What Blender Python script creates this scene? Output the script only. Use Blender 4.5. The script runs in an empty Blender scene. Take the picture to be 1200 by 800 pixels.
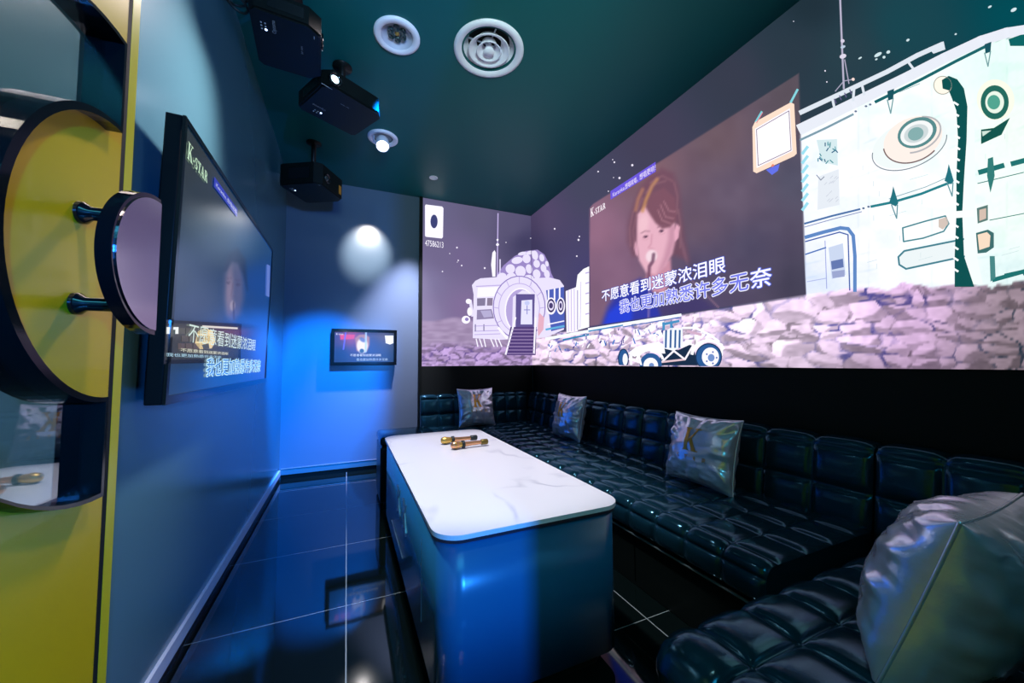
import bpy, bmesh, math, random
import numpy as np
from mathutils import Vector, Matrix, noise
from mathutils.geometry import tessellate_polygon

C = bpy.context.scene.collection
PI = math.pi
rnd = random.Random(7)

# ------------------------------------------------------------------ room constants (metres)
XL, XR, YB, YF, ZC = -0.547, 2.05, 4.022, -0.30, 2.841
XS, YS = 2.034, 4.010          # faces of the projected pictures
ZS = 1.015                     # lower edge of the pictures
CAM = np.array([0.0, 0.0, 1.05])
YAW, PITCH, ROLL, FOC = 0.415929, 0.055868, -0.0062756, 437.83

def cam_axes():
    cy, sy, cp, sp = math.cos(YAW), math.sin(YAW), math.cos(PITCH), math.sin(PITCH)
    f = np.array([sy*cp, cy*cp, sp]); r = np.array([cy, -sy, 0.0]); u = np.cross(r, f)
    cr, sr = math.cos(ROLL), math.sin(ROLL)
    return cr*r + sr*u, -sr*r + cr*u, f
RX, UX, FX = cam_axes()

def on(x, y, ax, val):
    """measured photo point -> point of a wall plane (axis ax = val)"""
    d = RX*((x-600)/FOC) - UX*((y-400)/FOC) + FX
    return CAM + d*((val-CAM[ax])/d[ax])

def to_px(P):
    P = np.asarray(P, float) - CAM
    return 600 + FOC*(P@RX)/(P@FX), 400 - FOC*(P@UX)/(P@FX)

def lin(c):
    c = np.asarray(c, float)/255.0
    return np.where(c <= 0.04045, c/12.92, ((c+0.055)/1.055)**2.4)

# ------------------------------------------------------------------ materials
def mat(name, col, rough=0.5, metal=0.0, spec=0.5, bump=0, bscale=200, coat=0, emit=None, estr=0, bdist=0.002, var=0):
    m = bpy.data.materials.new(name); m.use_nodes = True
    nt = m.node_tree; b = nt.nodes['Principled BSDF']
    b.inputs['Base Color'].default_value = (*col, 1)
    b.inputs['Roughness'].default_value = rough
    b.inputs['Metallic'].default_value = metal
    b.inputs['Specular IOR Level'].default_value = spec
    b.inputs['Coat Weight'].default_value = coat
    if emit:
        b.inputs['Emission Color'].default_value = (*emit, 1); b.inputs['Emission Strength'].default_value = estr
    if bump or var:
        tc = nt.nodes.new('ShaderNodeTexCoord'); n = nt.nodes.new('ShaderNodeTexNoise')
        n.inputs['Scale'].default_value = bscale; n.inputs['Detail'].default_value = 4
        nt.links.new(tc.outputs['Object'], n.inputs['Vector'])
        if bump:
            bp = nt.nodes.new('ShaderNodeBump'); bp.inputs['Strength'].default_value = bump; bp.inputs['Distance'].default_value = bdist
            nt.links.new(n.outputs['Fac'], bp.inputs['Height']); nt.links.new(bp.outputs['Normal'], b.inputs['Normal'])
        if var:
            mr = nt.nodes.new('ShaderNodeMapRange'); mr.inputs[3].default_value = rough*(1-var); mr.inputs[4].default_value = rough*(1+var)
            nt.links.new(n.outputs['Fac'], mr.inputs[0]); nt.links.new(mr.outputs[0], b.inputs['Roughness'])
    return m

M = {}
M['leather'] = mat('black_leather', (.007, .040, .062), .14, spec=.6, metal=.40, bump=.25, bscale=260, bdist=.0008)
for _l in ('leather',): M[_l].node_tree.nodes['Principled BSDF'].inputs['Specular Tint'].default_value = (.34, .78, 1, 1)
M['leather_base'] = mat('black_leather_base', (.003, .006, .0055), .3, spec=.35)
M['silver'] = mat('silver_fabric', (.80, .83, .95), .24, metal=.62, bump=.35, bscale=26, bdist=.004)
M['gold'] = mat('gold_print', (.75, .36, .05), .35, metal=.6)
M['black'] = mat('black_plastic', (.0035, .006, .005), .42, spec=.22)
M['blackgloss'] = mat('black_gloss', (.004, .006, .007), .08, spec=.6)
M['blackmatte'] = mat('black_matte', (.0035, .0075, .006), .7, spec=.2)
M['white'] = mat('white_metal', (.93, .92, .97), .4)
M['emblem'] = mat('emblem_metal', (.75, .78, .95), .3, metal=.5)
M['rim'] = mat('black_rim', (.004, .007, .007), .16, spec=.22)
M['piping'] = mat('leather_piping', (.05, .075, .075), .25)  # paler than the leather, painting in the light the edge catches
M['baseboard'] = mat('pale_baseboard', (.70, .76, .82), .25)
M['offwhite'] = mat('offwhite', (.55, .56, .64), .5)
M['chrome'] = mat('chrome', (.8, .82, .88), .12, metal=1)
M['purplechrome'] = mat('mirror_face', (.50, .47, .56), .16, metal=1)
M['yellow'] = mat('yellow_lacquer', (.60, .40, .002), .32, spec=.4, coat=.15, bump=.1, bscale=500, bdist=.0005)
M['yellow_edge'] = mat('yellow_edge', (.55, .47, .01), .3)
M['wallend'] = mat('end_wall_lacquer', (.115, .175, .235), .22, spec=.5, bump=.03, bscale=14, bdist=.006)  # same paint as wall_lacquer, tinted apart for the light on each wall
M['tableblue'] = mat('blue_lacquer', (.012, .13, .26), .22, spec=.5, bump=.15, bscale=700, bdist=.0004)
M['edge'] = mat('dark_edge', (.05, .03, .045), .3)
M['copper'] = mat('rose_gold', (.85, .42, .22), .28, metal=.9)
M['brass'] = mat('brass', (.75, .48, .12), .4, metal=.9)
M['rubber'] = mat('black_rubber', (.012, .02, .022), .5)
M['olive'] = mat('olive_gold', (.20, .14, .03), .4, metal=.6)
M['alu'] = mat('aluminium', (.62, .70, .78), .3, metal=.8)
M['ceiling'] = mat('ceiling_paint', (.002, .115, .115), .45, spec=.3)
M['wallblue'] = mat('wall_lacquer', (.07, .185, .225), .22, spec=.5, bump=.03, bscale=14, bdist=.006)
M['grey'] = mat('projector_grey', (.3, .33, .34), .4)
M['lamp'] = mat('lamp_glow', (1, 1, 1), .4, emit=(.95, .97, 1), estr=9)
M['lens'] = mat('lens_glow', (.6, .8, .9), .1, emit=(.6, .85, 1), estr=4)
M['led'] = mat('led_blue', (.6, .7, 1), .3, emit=(.5, .65, 1), estr=3)
M['amber'] = mat('amber_sticker', (.6, .25, .02), .5)
M['darklens'] = mat('dark_lens', (.02, .05, .05), .06, spec=.8)
M['cable'] = mat('black_cable', (.006, .01, .009), .5)
M['corridor'] = mat('corridor_paint', (.45, .5, .6), .6)
M['screenwhite'] = mat('screen_board', (.1, .1, .11), .7)

def glass_mat():
    m = bpy.data.materials.new('door_glass'); m.use_nodes = True
    nt = m.node_tree; b = nt.nodes['Principled BSDF']; out = nt.nodes['Material Output']
    g = nt.nodes.new('ShaderNodeBsdfGlossy'); g.inputs['Roughness'].default_value = .02; g.inputs['Color'].default_value = (.9, .95, 1, 1)
    t = nt.nodes.new('ShaderNodeBsdfTransparent'); t.inputs['Color'].default_value = (.86, .92, .93, 1)
    lw = nt.nodes.new('ShaderNodeLayerWeight'); lw.inputs['Blend'].default_value = .5
    pw = nt.nodes.new('ShaderNodeMath'); pw.operation = 'POWER'; pw.inputs[1].default_value = 2.2; nt.links.new(lw.outputs['Facing'], pw.inputs[0])
    f = nt.nodes.new('ShaderNodeMapRange'); f.inputs[3].default_value = .05; f.inputs[4].default_value = .75; nt.links.new(pw.outputs[0], f.inputs[0])
    mx = nt.nodes.new('ShaderNodeMixShader')
    nt.links.new(f.outputs[0], mx.inputs[0]); nt.links.new(t.outputs[0], mx.inputs[1]); nt.links.new(g.outputs[0], mx.inputs[2])
    nt.links.new(mx.outputs[0], out.inputs['Surface']); nt.nodes.remove(b)
    return m
M['glass'] = glass_mat()

def picture_mat(name, gloss=None, strength=1.0):
    m = bpy.data.materials.new(name); m.use_nodes = True
    nt = m.node_tree; b = nt.nodes['Principled BSDF']
    a = nt.nodes.new('ShaderNodeAttribute'); a.attribute_name = 'Col'
    nt.links.new(a.outputs['Color'], b.inputs['Emission Color'])
    b.inputs['Emission Strength'].default_value = strength
    b.inputs['Base Color'].default_value = (.02, .02, .022, 1)
    if gloss is None:
        b.inputs['Roughness'].default_value = 1; b.inputs['Specular IOR Level'].default_value = 0
    else:
        b.inputs['Roughness'].default_value = gloss; b.inputs['Specular IOR Level'].default_value = .5
    return m
M['picture'] = picture_mat('projected_light', None, 1.12)
M['tvpicture'] = picture_mat('display_light', .16, 1.0)
M['monpicture'] = picture_mat('monitor_light', .3, 1.0)

def floor_mat():
    m = bpy.data.materials.new('black_tiles'); m.use_nodes = True
    nt = m.node_tree; b = nt.nodes['Principled BSDF']; L = nt.links.new
    tc = nt.nodes.new('ShaderNodeTexCoord'); sp = nt.nodes.new('ShaderNodeSeparateXYZ'); L(tc.outputs['Object'], sp.inputs[0])
    def math_(op, a, bb):
        n = nt.nodes.new('ShaderNodeMath'); n.operation = op
        for i, v in enumerate((a, bb)):
            if v is None: continue
            if isinstance(v, (int, float)): n.inputs[i].default_value = v
            else: L(v, n.inputs[i])
        return n.outputs[0]
    def joint(sock, off, per, w):
        s = math_('SUBTRACT', sock, off); s = math_('DIVIDE', s, per); s = math_('ADD', s, 100.5); s = math_('FRACT', s, None)
        s = math_('SUBTRACT', s, .5); s = math_('ABSOLUTE', s, None); s = math_('MULTIPLY', s, per)
        return math_('LESS_THAN', s, w)
    j = math_('MAXIMUM', joint(sp.outputs[0], .0147, .563, .0022), joint(sp.outputs[1], 1.835, .6, .0016))
    mx = nt.nodes.new('ShaderNodeMix'); mx.data_type = 'RGBA'
    L(j, mx.inputs['Factor']); mx.inputs['A'].default_value = (.0025, .006, .0055, 1); mx.inputs['B'].default_value = (.30, .35, .34, 1)
    L(mx.outputs['Result'], b.inputs['Base Color'])
    b.inputs['Roughness'].default_value = .045; b.inputs['Specular IOR Level'].default_value = .55
    n = nt.nodes.new('ShaderNodeTexNoise'); n.inputs['Scale'].default_value = 3; L(tc.outputs['Object'], n.inputs['Vector'])
    bp = nt.nodes.new('ShaderNodeBump'); bp.inputs['Strength'].default_value = .04; bp.inputs['Distance'].default_value = .01
    L(n.outputs['Fac'], bp.inputs['Height']); L(bp.outputs['Normal'], b.inputs['Normal'])
    return m
M['floor'] = floor_mat()

def marble_mat():
    m = bpy.data.materials.new('white_marble'); m.use_nodes = True
    nt = m.node_tree; b = nt.nodes['Principled BSDF']; L = nt.links.new
    tc = nt.nodes.new('ShaderNodeTexCoord')
    n1 = nt.nodes.new('ShaderNodeTexNoise'); n1.inputs['Scale'].default_value = 2.3; n1.inputs['Detail'].default_value = 5
    L(tc.outputs['Object'], n1.inputs['Vector'])
    w = nt.nodes.new('ShaderNodeTexNoise'); w.inputs['Scale'].default_value = 1.35; w.inputs['Detail'].default_value = 3; w.inputs['Distortion'].default_value = .55
    L(tc.outputs['Object'], w.inputs['Vector'])
    def mth(op, a, v):
        n = nt.nodes.new('ShaderNodeMath'); n.operation = op; L(a, n.inputs[0]); n.inputs[1].default_value = v; return n.outputs[0]
    s = mth('SUBTRACT', w.outputs['Fac'], .5); s = mth('ABSOLUTE', s, 0)
    rp = nt.nodes.new('ShaderNodeValToRGB'); L(s, rp.inputs[0])
    rp.color_ramp.elements[0].position = 0; rp.color_ramp.elements[0].color = (1, 1, 1, 1)
    rp.color_ramp.elements[1].position = .017; rp.color_ramp.elements[1].color = (0, 0, 0, 1)
    mask = nt.nodes.new('ShaderNodeMapRange'); mask.inputs[1].default_value = .46; mask.inputs[2].default_value = .66
    L(n1.outputs['Fac'], mask.inputs[0])
    mu = nt.nodes.new('ShaderNodeMath'); mu.operation = 'MULTIPLY'; L(rp.outputs[0], mu.inputs[0]); L(mask.outputs[0], mu.inputs[1])
    mx = nt.nodes.new('ShaderNodeMix'); mx.data_type = 'RGBA'
    L(mu.outputs[0], mx.inputs['Factor']); mx.inputs['A'].default_value = (.83, .83, .86, 1); mx.inputs['B'].default_value = (.42, .43, .50, 1)
    L(mx.outputs['Result'], b.inputs['Base Color']); b.inputs['Roughness'].default_value = .28; b.inputs['Specular IOR Level'].default_value = .4
    return m
M['marble'] = marble_mat()

# ------------------------------------------------------------------ object helpers
MW = {}
def link(o): C.objects.link(o); return o
def empty(name, loc, rot=None, label=None, cat=None, group=None, kind=None):
    o = bpy.data.objects.new(name, None); link(o)
    mtx = Matrix.Translation(loc)
    if rot is not None: mtx = mtx @ rot.to_4x4()
    o.matrix_world = mtx; MW[o.name] = mtx; o.empty_display_size = .05
    tag(o, label, cat, group, kind); return o
def tag(o, label=None, cat=None, group=None, kind=None):
    if label: o['label'] = label
    if cat: o['category'] = cat
    if group: o['group'] = group
    if kind: o['kind'] = kind
    return o
def obj(name, bm, material, parent=None, world=True, smooth=None):
    """one mesh object; with world=True the shape was written in room coordinates"""
    if parent is not None and world and parent.name in MW:
        bm.transform(MW[parent.name].inverted())
    me = bpy.data.meshes.new(name)
    if smooth is not None:
        for f in bm.faces: f.smooth = smooth
    bm.to_mesh(me); bm.free()
    o = bpy.data.objects.new(name, me); link(o)
    for mm in (material if isinstance(material, (list, tuple)) else [material]): me.materials.append(mm)
    if parent is not None:
        o.parent = parent
        MW[o.name] = MW.get(parent.name, Matrix()) if parent.name in MW else Matrix()
    else: MW[o.name] = Matrix()
    return o
def box(bm, x0, x1, y0, y1, z0, z1, bev=0, seg=2, mi=0):
    r = bmesh.ops.create_cube(bm, size=1, matrix=Matrix.Translation(((x0+x1)/2, (y0+y1)/2, (z0+z1)/2)) @ Matrix.Diagonal((x1-x0, y1-y0, z1-z0, 1)))
    vs = r['verts']; fs = set(f for v in vs for f in v.link_faces)
    for f in fs: f.material_index = mi
    if bev:
        es = list(set(e for v in vs for e in v.link_edges))
        rr = bmesh.ops.bevel(bm, geom=es, offset=bev, segments=seg, profile=.5, affect='EDGES')
        for f in rr['faces']: f.smooth = True; f.material_index = mi
    return bm
def nb(): return bmesh.new()
def lathe(bm, prof, mtx=Matrix(), n=40, caps=True, mi=0):
    """prof: (radius, height) pairs about local z"""
    rings = []
    for r, h in prof:
        rings.append([bm.verts.new(mtx @ Vector((r*math.cos(2*PI*i/n), r*math.sin(2*PI*i/n), h))) for i in range(n)])
    for a, b in zip(rings, rings[1:]):
        for i in range(n):
            f = bm.faces.new((a[i], a[(i+1) % n], b[(i+1) % n], b[i])); f.smooth = True; f.material_index = mi
    if caps:
        for r, (rad, h) in ((rings[0], prof[0]), (rings[-1], prof[-1])):
            if rad > 1e-5:
                f = bm.faces.new([bm.verts.new(v.co) for v in r]); f.material_index = mi
    return bm
def tube(bm, pts, r, n=8, closed=False, mi=0):
    pts = [Vector(p) for p in pts]; rings = []
    m = len(pts)
    for i, p in enumerate(pts):
        d = (pts[(i+1) % m] - pts[i-1]) if closed else (pts[min(i+1, m-1)] - pts[max(i-1, 0)])
        d.normalize()
        up = Vector((0, 0, 1)) if abs(d.z) < .9 else Vector((1, 0, 0))
        a = d.cross(up).normalized(); b = d.cross(a)
        rings.append([bm.verts.new(p + (a*math.cos(2*PI*k/n) + b*math.sin(2*PI*k/n))*r) for k in range(n)])
    for i in range(m if closed else m-1):
        A, B = rings[i], rings[(i+1) % m]
        for k in range(n):
            f = bm.faces.new((A[k], A[(k+1) % n], B[(k+1) % n], B[k])); f.smooth = True; f.material_index = mi
    if not closed:
        bm.faces.new(rings[0]).material_index = mi; bm.faces.new(rings[-1]).material_index = mi
    return bm
def prism(bm, loops, ext, place, mi=0):
    """extruded flat shape. loops: 2D outline plus holes; place(u, v, w) -> 3D; ext=(w0, w1)"""
    allp = [p for l in loops for p in l]
    tris = tessellate_polygon([[Vector((p[0], p[1], 0)) for p in l] for l in loops])
    va = [bm.verts.new(place(p[0], p[1], ext[0])) for p in allp]
    vb = [bm.verts.new(place(p[0], p[1], ext[1])) for p in allp]
    for t in tris:
        for vv in (va, vb):
            try: f = bm.faces.new([vv[i] for i in t]); f.material_index = mi
            except ValueError: pass
    k = 0
    for l in loops:
        n = len(l)
        for i in range(n):
            f = bm.faces.new((va[k+i], va[k+(i+1) % n], vb[k+(i+1) % n], vb[k+i])); f.material_index = mi
        k += n
    bmesh.ops.recalc_face_normals(bm, faces=bm.faces)
    return bm
def structure(name, bm, m, smooth=None):
    return tag(obj(name, bm, m, smooth=smooth), kind='structure')

# ------------------------------------------------------------------ room shell
structure('floor', box(nb(), XL-.2, XR+.2, -2.2, YB+.2, -.1, 0), M['floor'])
def circ(x, y, r, n=40): return [(x+r*math.cos(-2*PI*i/n), y+r*math.sin(-2*PI*i/n)) for i in range(n)]
FIT = [(.222, 2.035, .083), (.717, 1.925, .146), (.232, 3.045, .073), (.737, 3.526, .028)]
cb = prism(nb(), [[(XL-.2, YF-.1), (XR+.2, YF-.1), (XR+.2, YB+.2), (XL-.2, YB+.2)]] + [circ(*q) for q in FIT], (ZC, ZC+.1), lambda u, v, w: (u, v, w))
box(cb, XL-.2, XR+.2, YF-.1, YB+.2, ZC+.1, ZC+.12)
structure('ceiling', cb, M['ceiling'])
structure('wall_left', box(nb(), XL-.1, XL, YF, YB, 0, ZC), M['wallblue'])
structure('wall_back', box(nb(), XL-.1, XR+.1, YB, YB+.1, 0, ZC), M['wallend'])
structure('wall_right', box(nb(), XR, XR+.1, YF, YB, 0, ZC), M['blackmatte'])
DX0, DX1, DZ = XL+.015, .58, 2.15       # doorway behind the camera
prism(bm := nb(), [[(XL-.1, 0), (DX0, 0), (DX0, DZ), (DX1, DZ), (DX1, 0), (XR+.1, 0), (XR+.1, ZC), (XL-.1, ZC)]], (YF-.1, YF), lambda u, v, w: (u, w, v))
structure('wall_front', bm, M['wallblue'])
structure('wall_corridor', box(nb(), XL-.2, XR+.2, -2.1, -2.0, 0, ZC), M['corridor'])
structure('ceiling_corridor', box(nb(), XL-.2, XR+.2, -2.1, YF-.1, 2.5, 2.6), M['corridor'])
# black lower lining of the back wall under the picture, and the strip that ends the picture
structure('trim_1', box(nb(), .722, XS, YS-.002, YB, 0, ZS-.004), M['blackmatte'])
structure('trim_2', box(nb(), .690, .722, YS-.02, YB, 0, ZC), M['black'])
# baseboards
bm = box(nb(), XL, XL+.012, YF, YB-.014, .035, .085, mi=0); box(bm, XL, XL+.006, YF, YB-.01, 0, .035, mi=1)
structure('baseboard_left', bm, [M['baseboard'], M['black']])
bm = box(nb(), XL+.013, .69, YB-.014, YB, .04, .092, mi=0); box(bm, XL+.013, .69, YB-.006, YB, 0, .04, mi=1); box(bm, XL+.013, .69, YB-.017, YB, .092, .096, mi=2)
structure('baseboard_back', bm, [M['wallblue'], M['black'], M['alu']])

# ------------------------------------------------------------------ projected pictures
def sm(a, b, x):
    t = np.clip((x-a)/(b-a), 0, 1); return t*t*(3-2*t)
def idw(px, py, anchors, p=2.4):
    num = np.zeros(px.shape+(3,)); den = np.zeros(px.shape)
    for ax, ay, c in anchors:
        w = 1/((px-ax)**2 + (py-ay)**2 + 60)**(p/2)
        num += w[..., None]*np.array(c, float); den += w
    return num/den[..., None]
def inside(px, py, poly):
    r = np.zeros(px.shape, bool); n = len(poly)
    for i in range(n):
        x0, y0 = poly[i]; x1, y1 = poly[(i+1) % n]
        if y0 == y1: continue
        c = ((y0 > py) != (y1 > py)) & (px < (x1-x0)*(py-y0)/(y1-y0)+x0); r ^= c
    return r
def segdist(px, py, poly, closed=True):
    d = np.full(px.shape, 1e9); n = len(poly)
    for i in range(n if closed else n-1):
        x0, y0 = poly[i]; x1, y1 = poly[(i+1) % n]
        L = (x1-x0)**2 + (y1-y0)**2 + 1e-9
        t = np.clip(((px-x0)*(x1-x0)+(py-y0)*(y1-y0))/L, 0, 1)
        d = np.minimum(d, np.hypot(px-x0-t*(x1-x0), py-y0-t*(y1-y0)))
    return d
def pmask(px, py, poly, soft=1.5):
    d = segdist(px, py, poly); s = np.where(inside(px, py, poly), d, -d)
    return sm(-soft, soft, s)
def smask(px, py, pts, w, soft=1.0):
    return 1 - sm(w/2-soft, w/2+soft, segdist(px, py, pts, False))
def emask(px, py, cx, cy, rx, ry, ang=0, soft=.2):
    a = math.radians(ang); dx, dy = px-cx, py-cy
    u = (dx*math.cos(a)+dy*math.sin(a))/rx; v = (-dx*math.sin(a)+dy*math.cos(a))/ry
    return 1 - sm(1-soft, 1+soft, np.hypot(u, v))
def mixc(col, m, c):
    c = np.array(c, float)
    return col*(1-m[..., None]) + (c if c.ndim > 1 else c)*m[..., None]
def vnoise(x, y, seed=0):
    xi, yi = np.floor(x).astype(int), np.floor(y).astype(int); fx, fy = x-xi, y-yi
    def h(a, b):
        v = np.sin(a*127.1 + b*311.7 + seed*74.7)*43758.5453; return v-np.floor(v)
    fx, fy = fx*fx*(3-2*fx), fy*fy*(3-2*fy)
    return (h(xi, yi)*(1-fx)+h(xi+1, yi)*fx)*(1-fy) + (h(xi, yi+1)*(1-fx)+h(xi+1, yi+1)*fx)*fy
def cells(x, y, seed=0):
    """nearest jittered cell: distance gap to the second nearest, cell random numbers, offset from the cell centre"""
    xi, yi = np.floor(x), np.floor(y)
    f1 = np.full(x.shape, 9.); f2 = np.full(x.shape, 9.); r1 = np.zeros(x.shape); r2 = np.zeros(x.shape); ox = np.zeros(x.shape); oy = np.zeros(x.shape)
    for a in (-1, 0, 1):
        for b in (-1, 0, 1):
            cx, cy = xi+a, yi+b
            def h(k):
                v = np.sin(cx*127.1 + cy*311.7 + (seed+k)*53.3)*43758.5453; return v-np.floor(v)
            qx, qy = cx+.1+.8*h(0), cy+.1+.8*h(1); d = np.hypot(x-qx, y-qy)
            near = d < f1
            f2 = np.where(near, f1, np.minimum(f2, d))
            r1 = np.where(near, h(2), r1); r2 = np.where(near, h(3), r2); ox = np.where(near, x-qx, ox); oy = np.where(near, y-qy, oy)
            f1 = np.where(near, d, f1)
    return f2-f1, r1, r2, ox, oy

SKY_R = [(630, 255, (80, 68, 100)), (650, 330, (74, 68, 104)), (625, 300, (62, 56, 92)), (690, 215, (66, 66, 90)), (685, 330, (66, 62, 106)), (760, 160, (64, 60, 82)),
         (860, 90, (52, 56, 72)), (930, 60, (40, 54, 66)), (990, 60, (38, 60, 70)), (1060, 30, (22, 66, 76)), (1190, 15, (0, 72, 82)), (950, 5, (30, 46, 56)), (1190, -40, (0, 60, 70))]
VIDEO = [(691, 244), (695, 239), (936, 86), (945, 346), (691, 382)]
VID_C = [(700, 270, (142, 102, 126)), (697, 350, (122, 92, 116)), (760, 200, (122, 90, 100)), (840, 160, (104, 84, 94)), (930, 110, (88, 78, 88)), (860, 230, (100, 86, 106)),
         (930, 210, (80, 78, 98)), (880, 290, (76, 70, 94)), (935, 330, (66, 62, 82)), (810, 360, (72, 62, 98)), (830, 320, (80, 72, 100)), (720, 320, (128, 94, 120)), (815, 260, (98, 80, 98))]
RTOP = [(600, 392), (640, 391), (690, 386), (945, 346), (975, 342), (1010, 336), (1040, 338), (1060, 331), (1100, 336), (1130, 330), (1165, 336), (1200, 328), (1400, 326)]

def rocks(px, py, sx, sy, seed, light, dark, warp=.7):
    wx = vnoise(px/sx*.9, py/sy*.7, seed)-.5 + .4*(vnoise(px/sx*2.6, py/sy*2.2, seed+3)-.5); wy = vnoise(px/sx*.8, py/sy*.9, seed+5)-.5 + .4*(vnoise(px/sx*2.4, py/sy*2.6, seed+7)-.5)
    def layer(kx, sd, gap):
        g, r1, r2, ox, oy = cells(px/(sx*kx) + warp*wx/kx, py/(sy*kx) + warp*wy/kx, sd)
        a = (r1-.5)*2.4; side = sm(-.05, .07, ox*np.sin(a) + (oy - .12 + .3*(r2-.5))*np.cos(a))
        shade = 1.04 - side*(.16+.22*r2) + .16*(r1-.5) + .14*(vnoise(px/sx*5, py/sy*4, sd+9)-.5)
        return g, shade, 1 - sm(gap*.35, gap, g*(.5+r1))
    g, sh, c1 = layer(1.0, seed, .16); _, sh2, c2 = layer(.42, seed+40, .22)
    c1 = c1*(.25+.75*sm(.32, .6, vnoise(px/sx*.9, py/sy*.9, seed+21)))
    deep = sm(.35, .75, vnoise(px/sx*1.3, py/sy*1.1, seed+13))
    back = light*(sh2*.86)[..., None]*(1-.8*c2[..., None]*deep[..., None]) + dark*(.8*c2*deep)[..., None]
    back = back*(1-.75*deep[..., None]) + dark*(.75*deep[..., None])
    fr = light*sh[..., None]
    return fr*(1-c1[..., None]) + back*c1[..., None]

def paint_right(px, py):
    q = np.minimum(px, 1260.)
    col = idw(q, py, SKY_R)
    col = mixc(col, .4*emask(q, py, 622, 300, 14, 60, 0, .9), (45, 40, 70))
    # video still: a singer at a microphone
    vm = pmask(q, py, VIDEO, .9)
    v = idw(q, py, VID_C)
    v += (6*(vnoise(q/14, py/14, 3)-.5))[..., None]
    v = mixc(v, .9*pmask(q, py, [(704, 384), (712, 360), (724, 341), (750, 327), (768, 345), (776, 372), (770, 390)], 5), (40, 52, 165))
    v = mixc(v, .8*pmask(q, py, [(706, 384), (713, 366), (730, 352), (742, 356), (740, 380)], 4), (36, 66, 220))
    v = mixc(v, .7*pmask(q, py, [(776, 372), (768, 345), (790, 330), (826, 352), (840, 362), (800, 372)], 5), (62, 54, 104))
    v = mixc(v, .85*pmask(q, py, [(741, 300), (735, 283), (736, 262), (742, 240), (750, 220), (760, 206), (776, 197), (789, 203), (796, 220), (799, 250), (803, 282), (808, 306), (798, 302), (792, 300), (770, 300)], 5), (112, 74, 92))
    v = mixc(v, pmask(q, py, [(758, 316), (786, 304), (787, 328), (778, 344), (765, 342), (757, 328)], 2.5), (196, 138, 158))
    v = mixc(v, pmask(q, py, [(747, 251), (757, 240), (780, 245), (791, 262), (792, 280), (788, 297), (780, 312), (769, 322), (757, 319), (749, 305), (746, 285)], 2.2), (224, 172, 190))
    v = mixc(v, .5*pmask(q, py, [(784, 262), (792, 265), (791, 284), (787, 298), (778, 314), (770, 320), (778, 300), (783, 280)], 4), (168, 112, 138))
    v = mixc(v, .55*emask(q, py, 754, 262, 6, 12, 8, .6), (240, 200, 208))
    v = mixc(v, pmask(q, py, [(793, 262), (797, 266), (795, 279), (791, 283), (790, 272)], 1.2), (222, 164, 186))
    v = mixc(v, pmask(q, py, [(744, 282), (747, 288), (748, 301), (745, 298), (743, 290)], 1.2), (214, 160, 182))
    v = mixc(v, pmask(q, py, [(756, 242), (764, 226), (778, 220), (791, 232), (793, 258), (785, 266), (776, 268), (768, 261), (762, 252)], 2.2), (122, 80, 96))
    for s in ([(771, 246), (776, 258), (786, 262)], [(774, 240), (780, 254), (789, 256)], [(778, 236), (784, 247), (791, 248)]):
        v = mixc(v, .6*smask(q, py, s, 1.4, .9), (186, 134, 148))
    v = mixc(v, .75*smask(q, py, [(753, 247), (757, 234), (764, 218), (770, 210)], 4, 2), (196, 140, 92))
    v = mixc(v, .6*smask(q, py, [(745, 246), (748, 233), (753, 222)], 4, 2), (190, 130, 100))
    v = mixc(v, .5*smask(q, py, [(751.5, 273), (756, 270.5), (761, 271)], 1.7, .9), (134, 92, 112))
    v = mixc(v, .5*smask(q, py, [(770.5, 266.5), (775, 264), (780.5, 264)], 1.7, .9), (134, 92, 112))
    v = mixc(v, .8*emask(q, py, 756.5, 277.2, 3, 1.5, -8, .5), (112, 74, 96)); v = mixc(v, .9*emask(q, py, 756.8, 277.2, 1.3, 1.3, 0, .4), (58, 38, 62)); v = mixc(v, .4*smask(q, py, [(753, 280), (757, 281), (760, 279.5)], 1.2, .8), (196, 140, 158))
    v = mixc(v, .8*emask(q, py, 775, 270.6, 3, 1.5, -10, .5), (112, 74, 96)); v = mixc(v, .9*emask(q, py, 775, 270.6, 1.3, 1.3, 0, .4), (58, 38, 62)); v = mixc(v, .4*smask(q, py, [(772, 274), (775.5, 274.6), (779, 273)], 1.2, .8), (196, 140, 158))
    for st in ([(744, 290), (742, 270), (746, 250), (753, 232)], [(739, 288), (738, 268), (742, 248)], [(797, 290), (798, 268), (795, 246)], [(790, 214), (794, 230), (793, 250)], [(762, 214), (776, 206), (788, 212)], [(757, 226), (766, 216), (780, 212)]):
        v = mixc(v, .35*smask(q, py, st, 2.2, 1.3), (160, 114, 124))
    v = mixc(v, .45*smask(q, py, [(764, 275), (763, 286), (760, 290), (766, 292)], 2, 1.2), (188, 128, 150))
    v = mixc(v, .9*emask(q, py, 763.5, 300, 6.5, 7.5, 20, .25), (238, 214, 224))
    v = mixc(v, .8*smask(q, py, [(766, 298), (765, 306), (761, 312), (760, 326)], 4, 1.4), (104, 66, 92))
    v = mixc(v, .5*smask(q, py, [(761, 326), (760, 376)], 2, .8), (190, 150, 180))
    v = mixc(v, .6*smask(q, py, [(808, 326), (842, 360)], 1.6, .8), (160, 120, 140))
    v = mixc(v, .5*emask(q, py, 801, 292, 2, 18, -14, .7), (136, 98, 116))
    col = mixc(col, vm, v)
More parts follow.
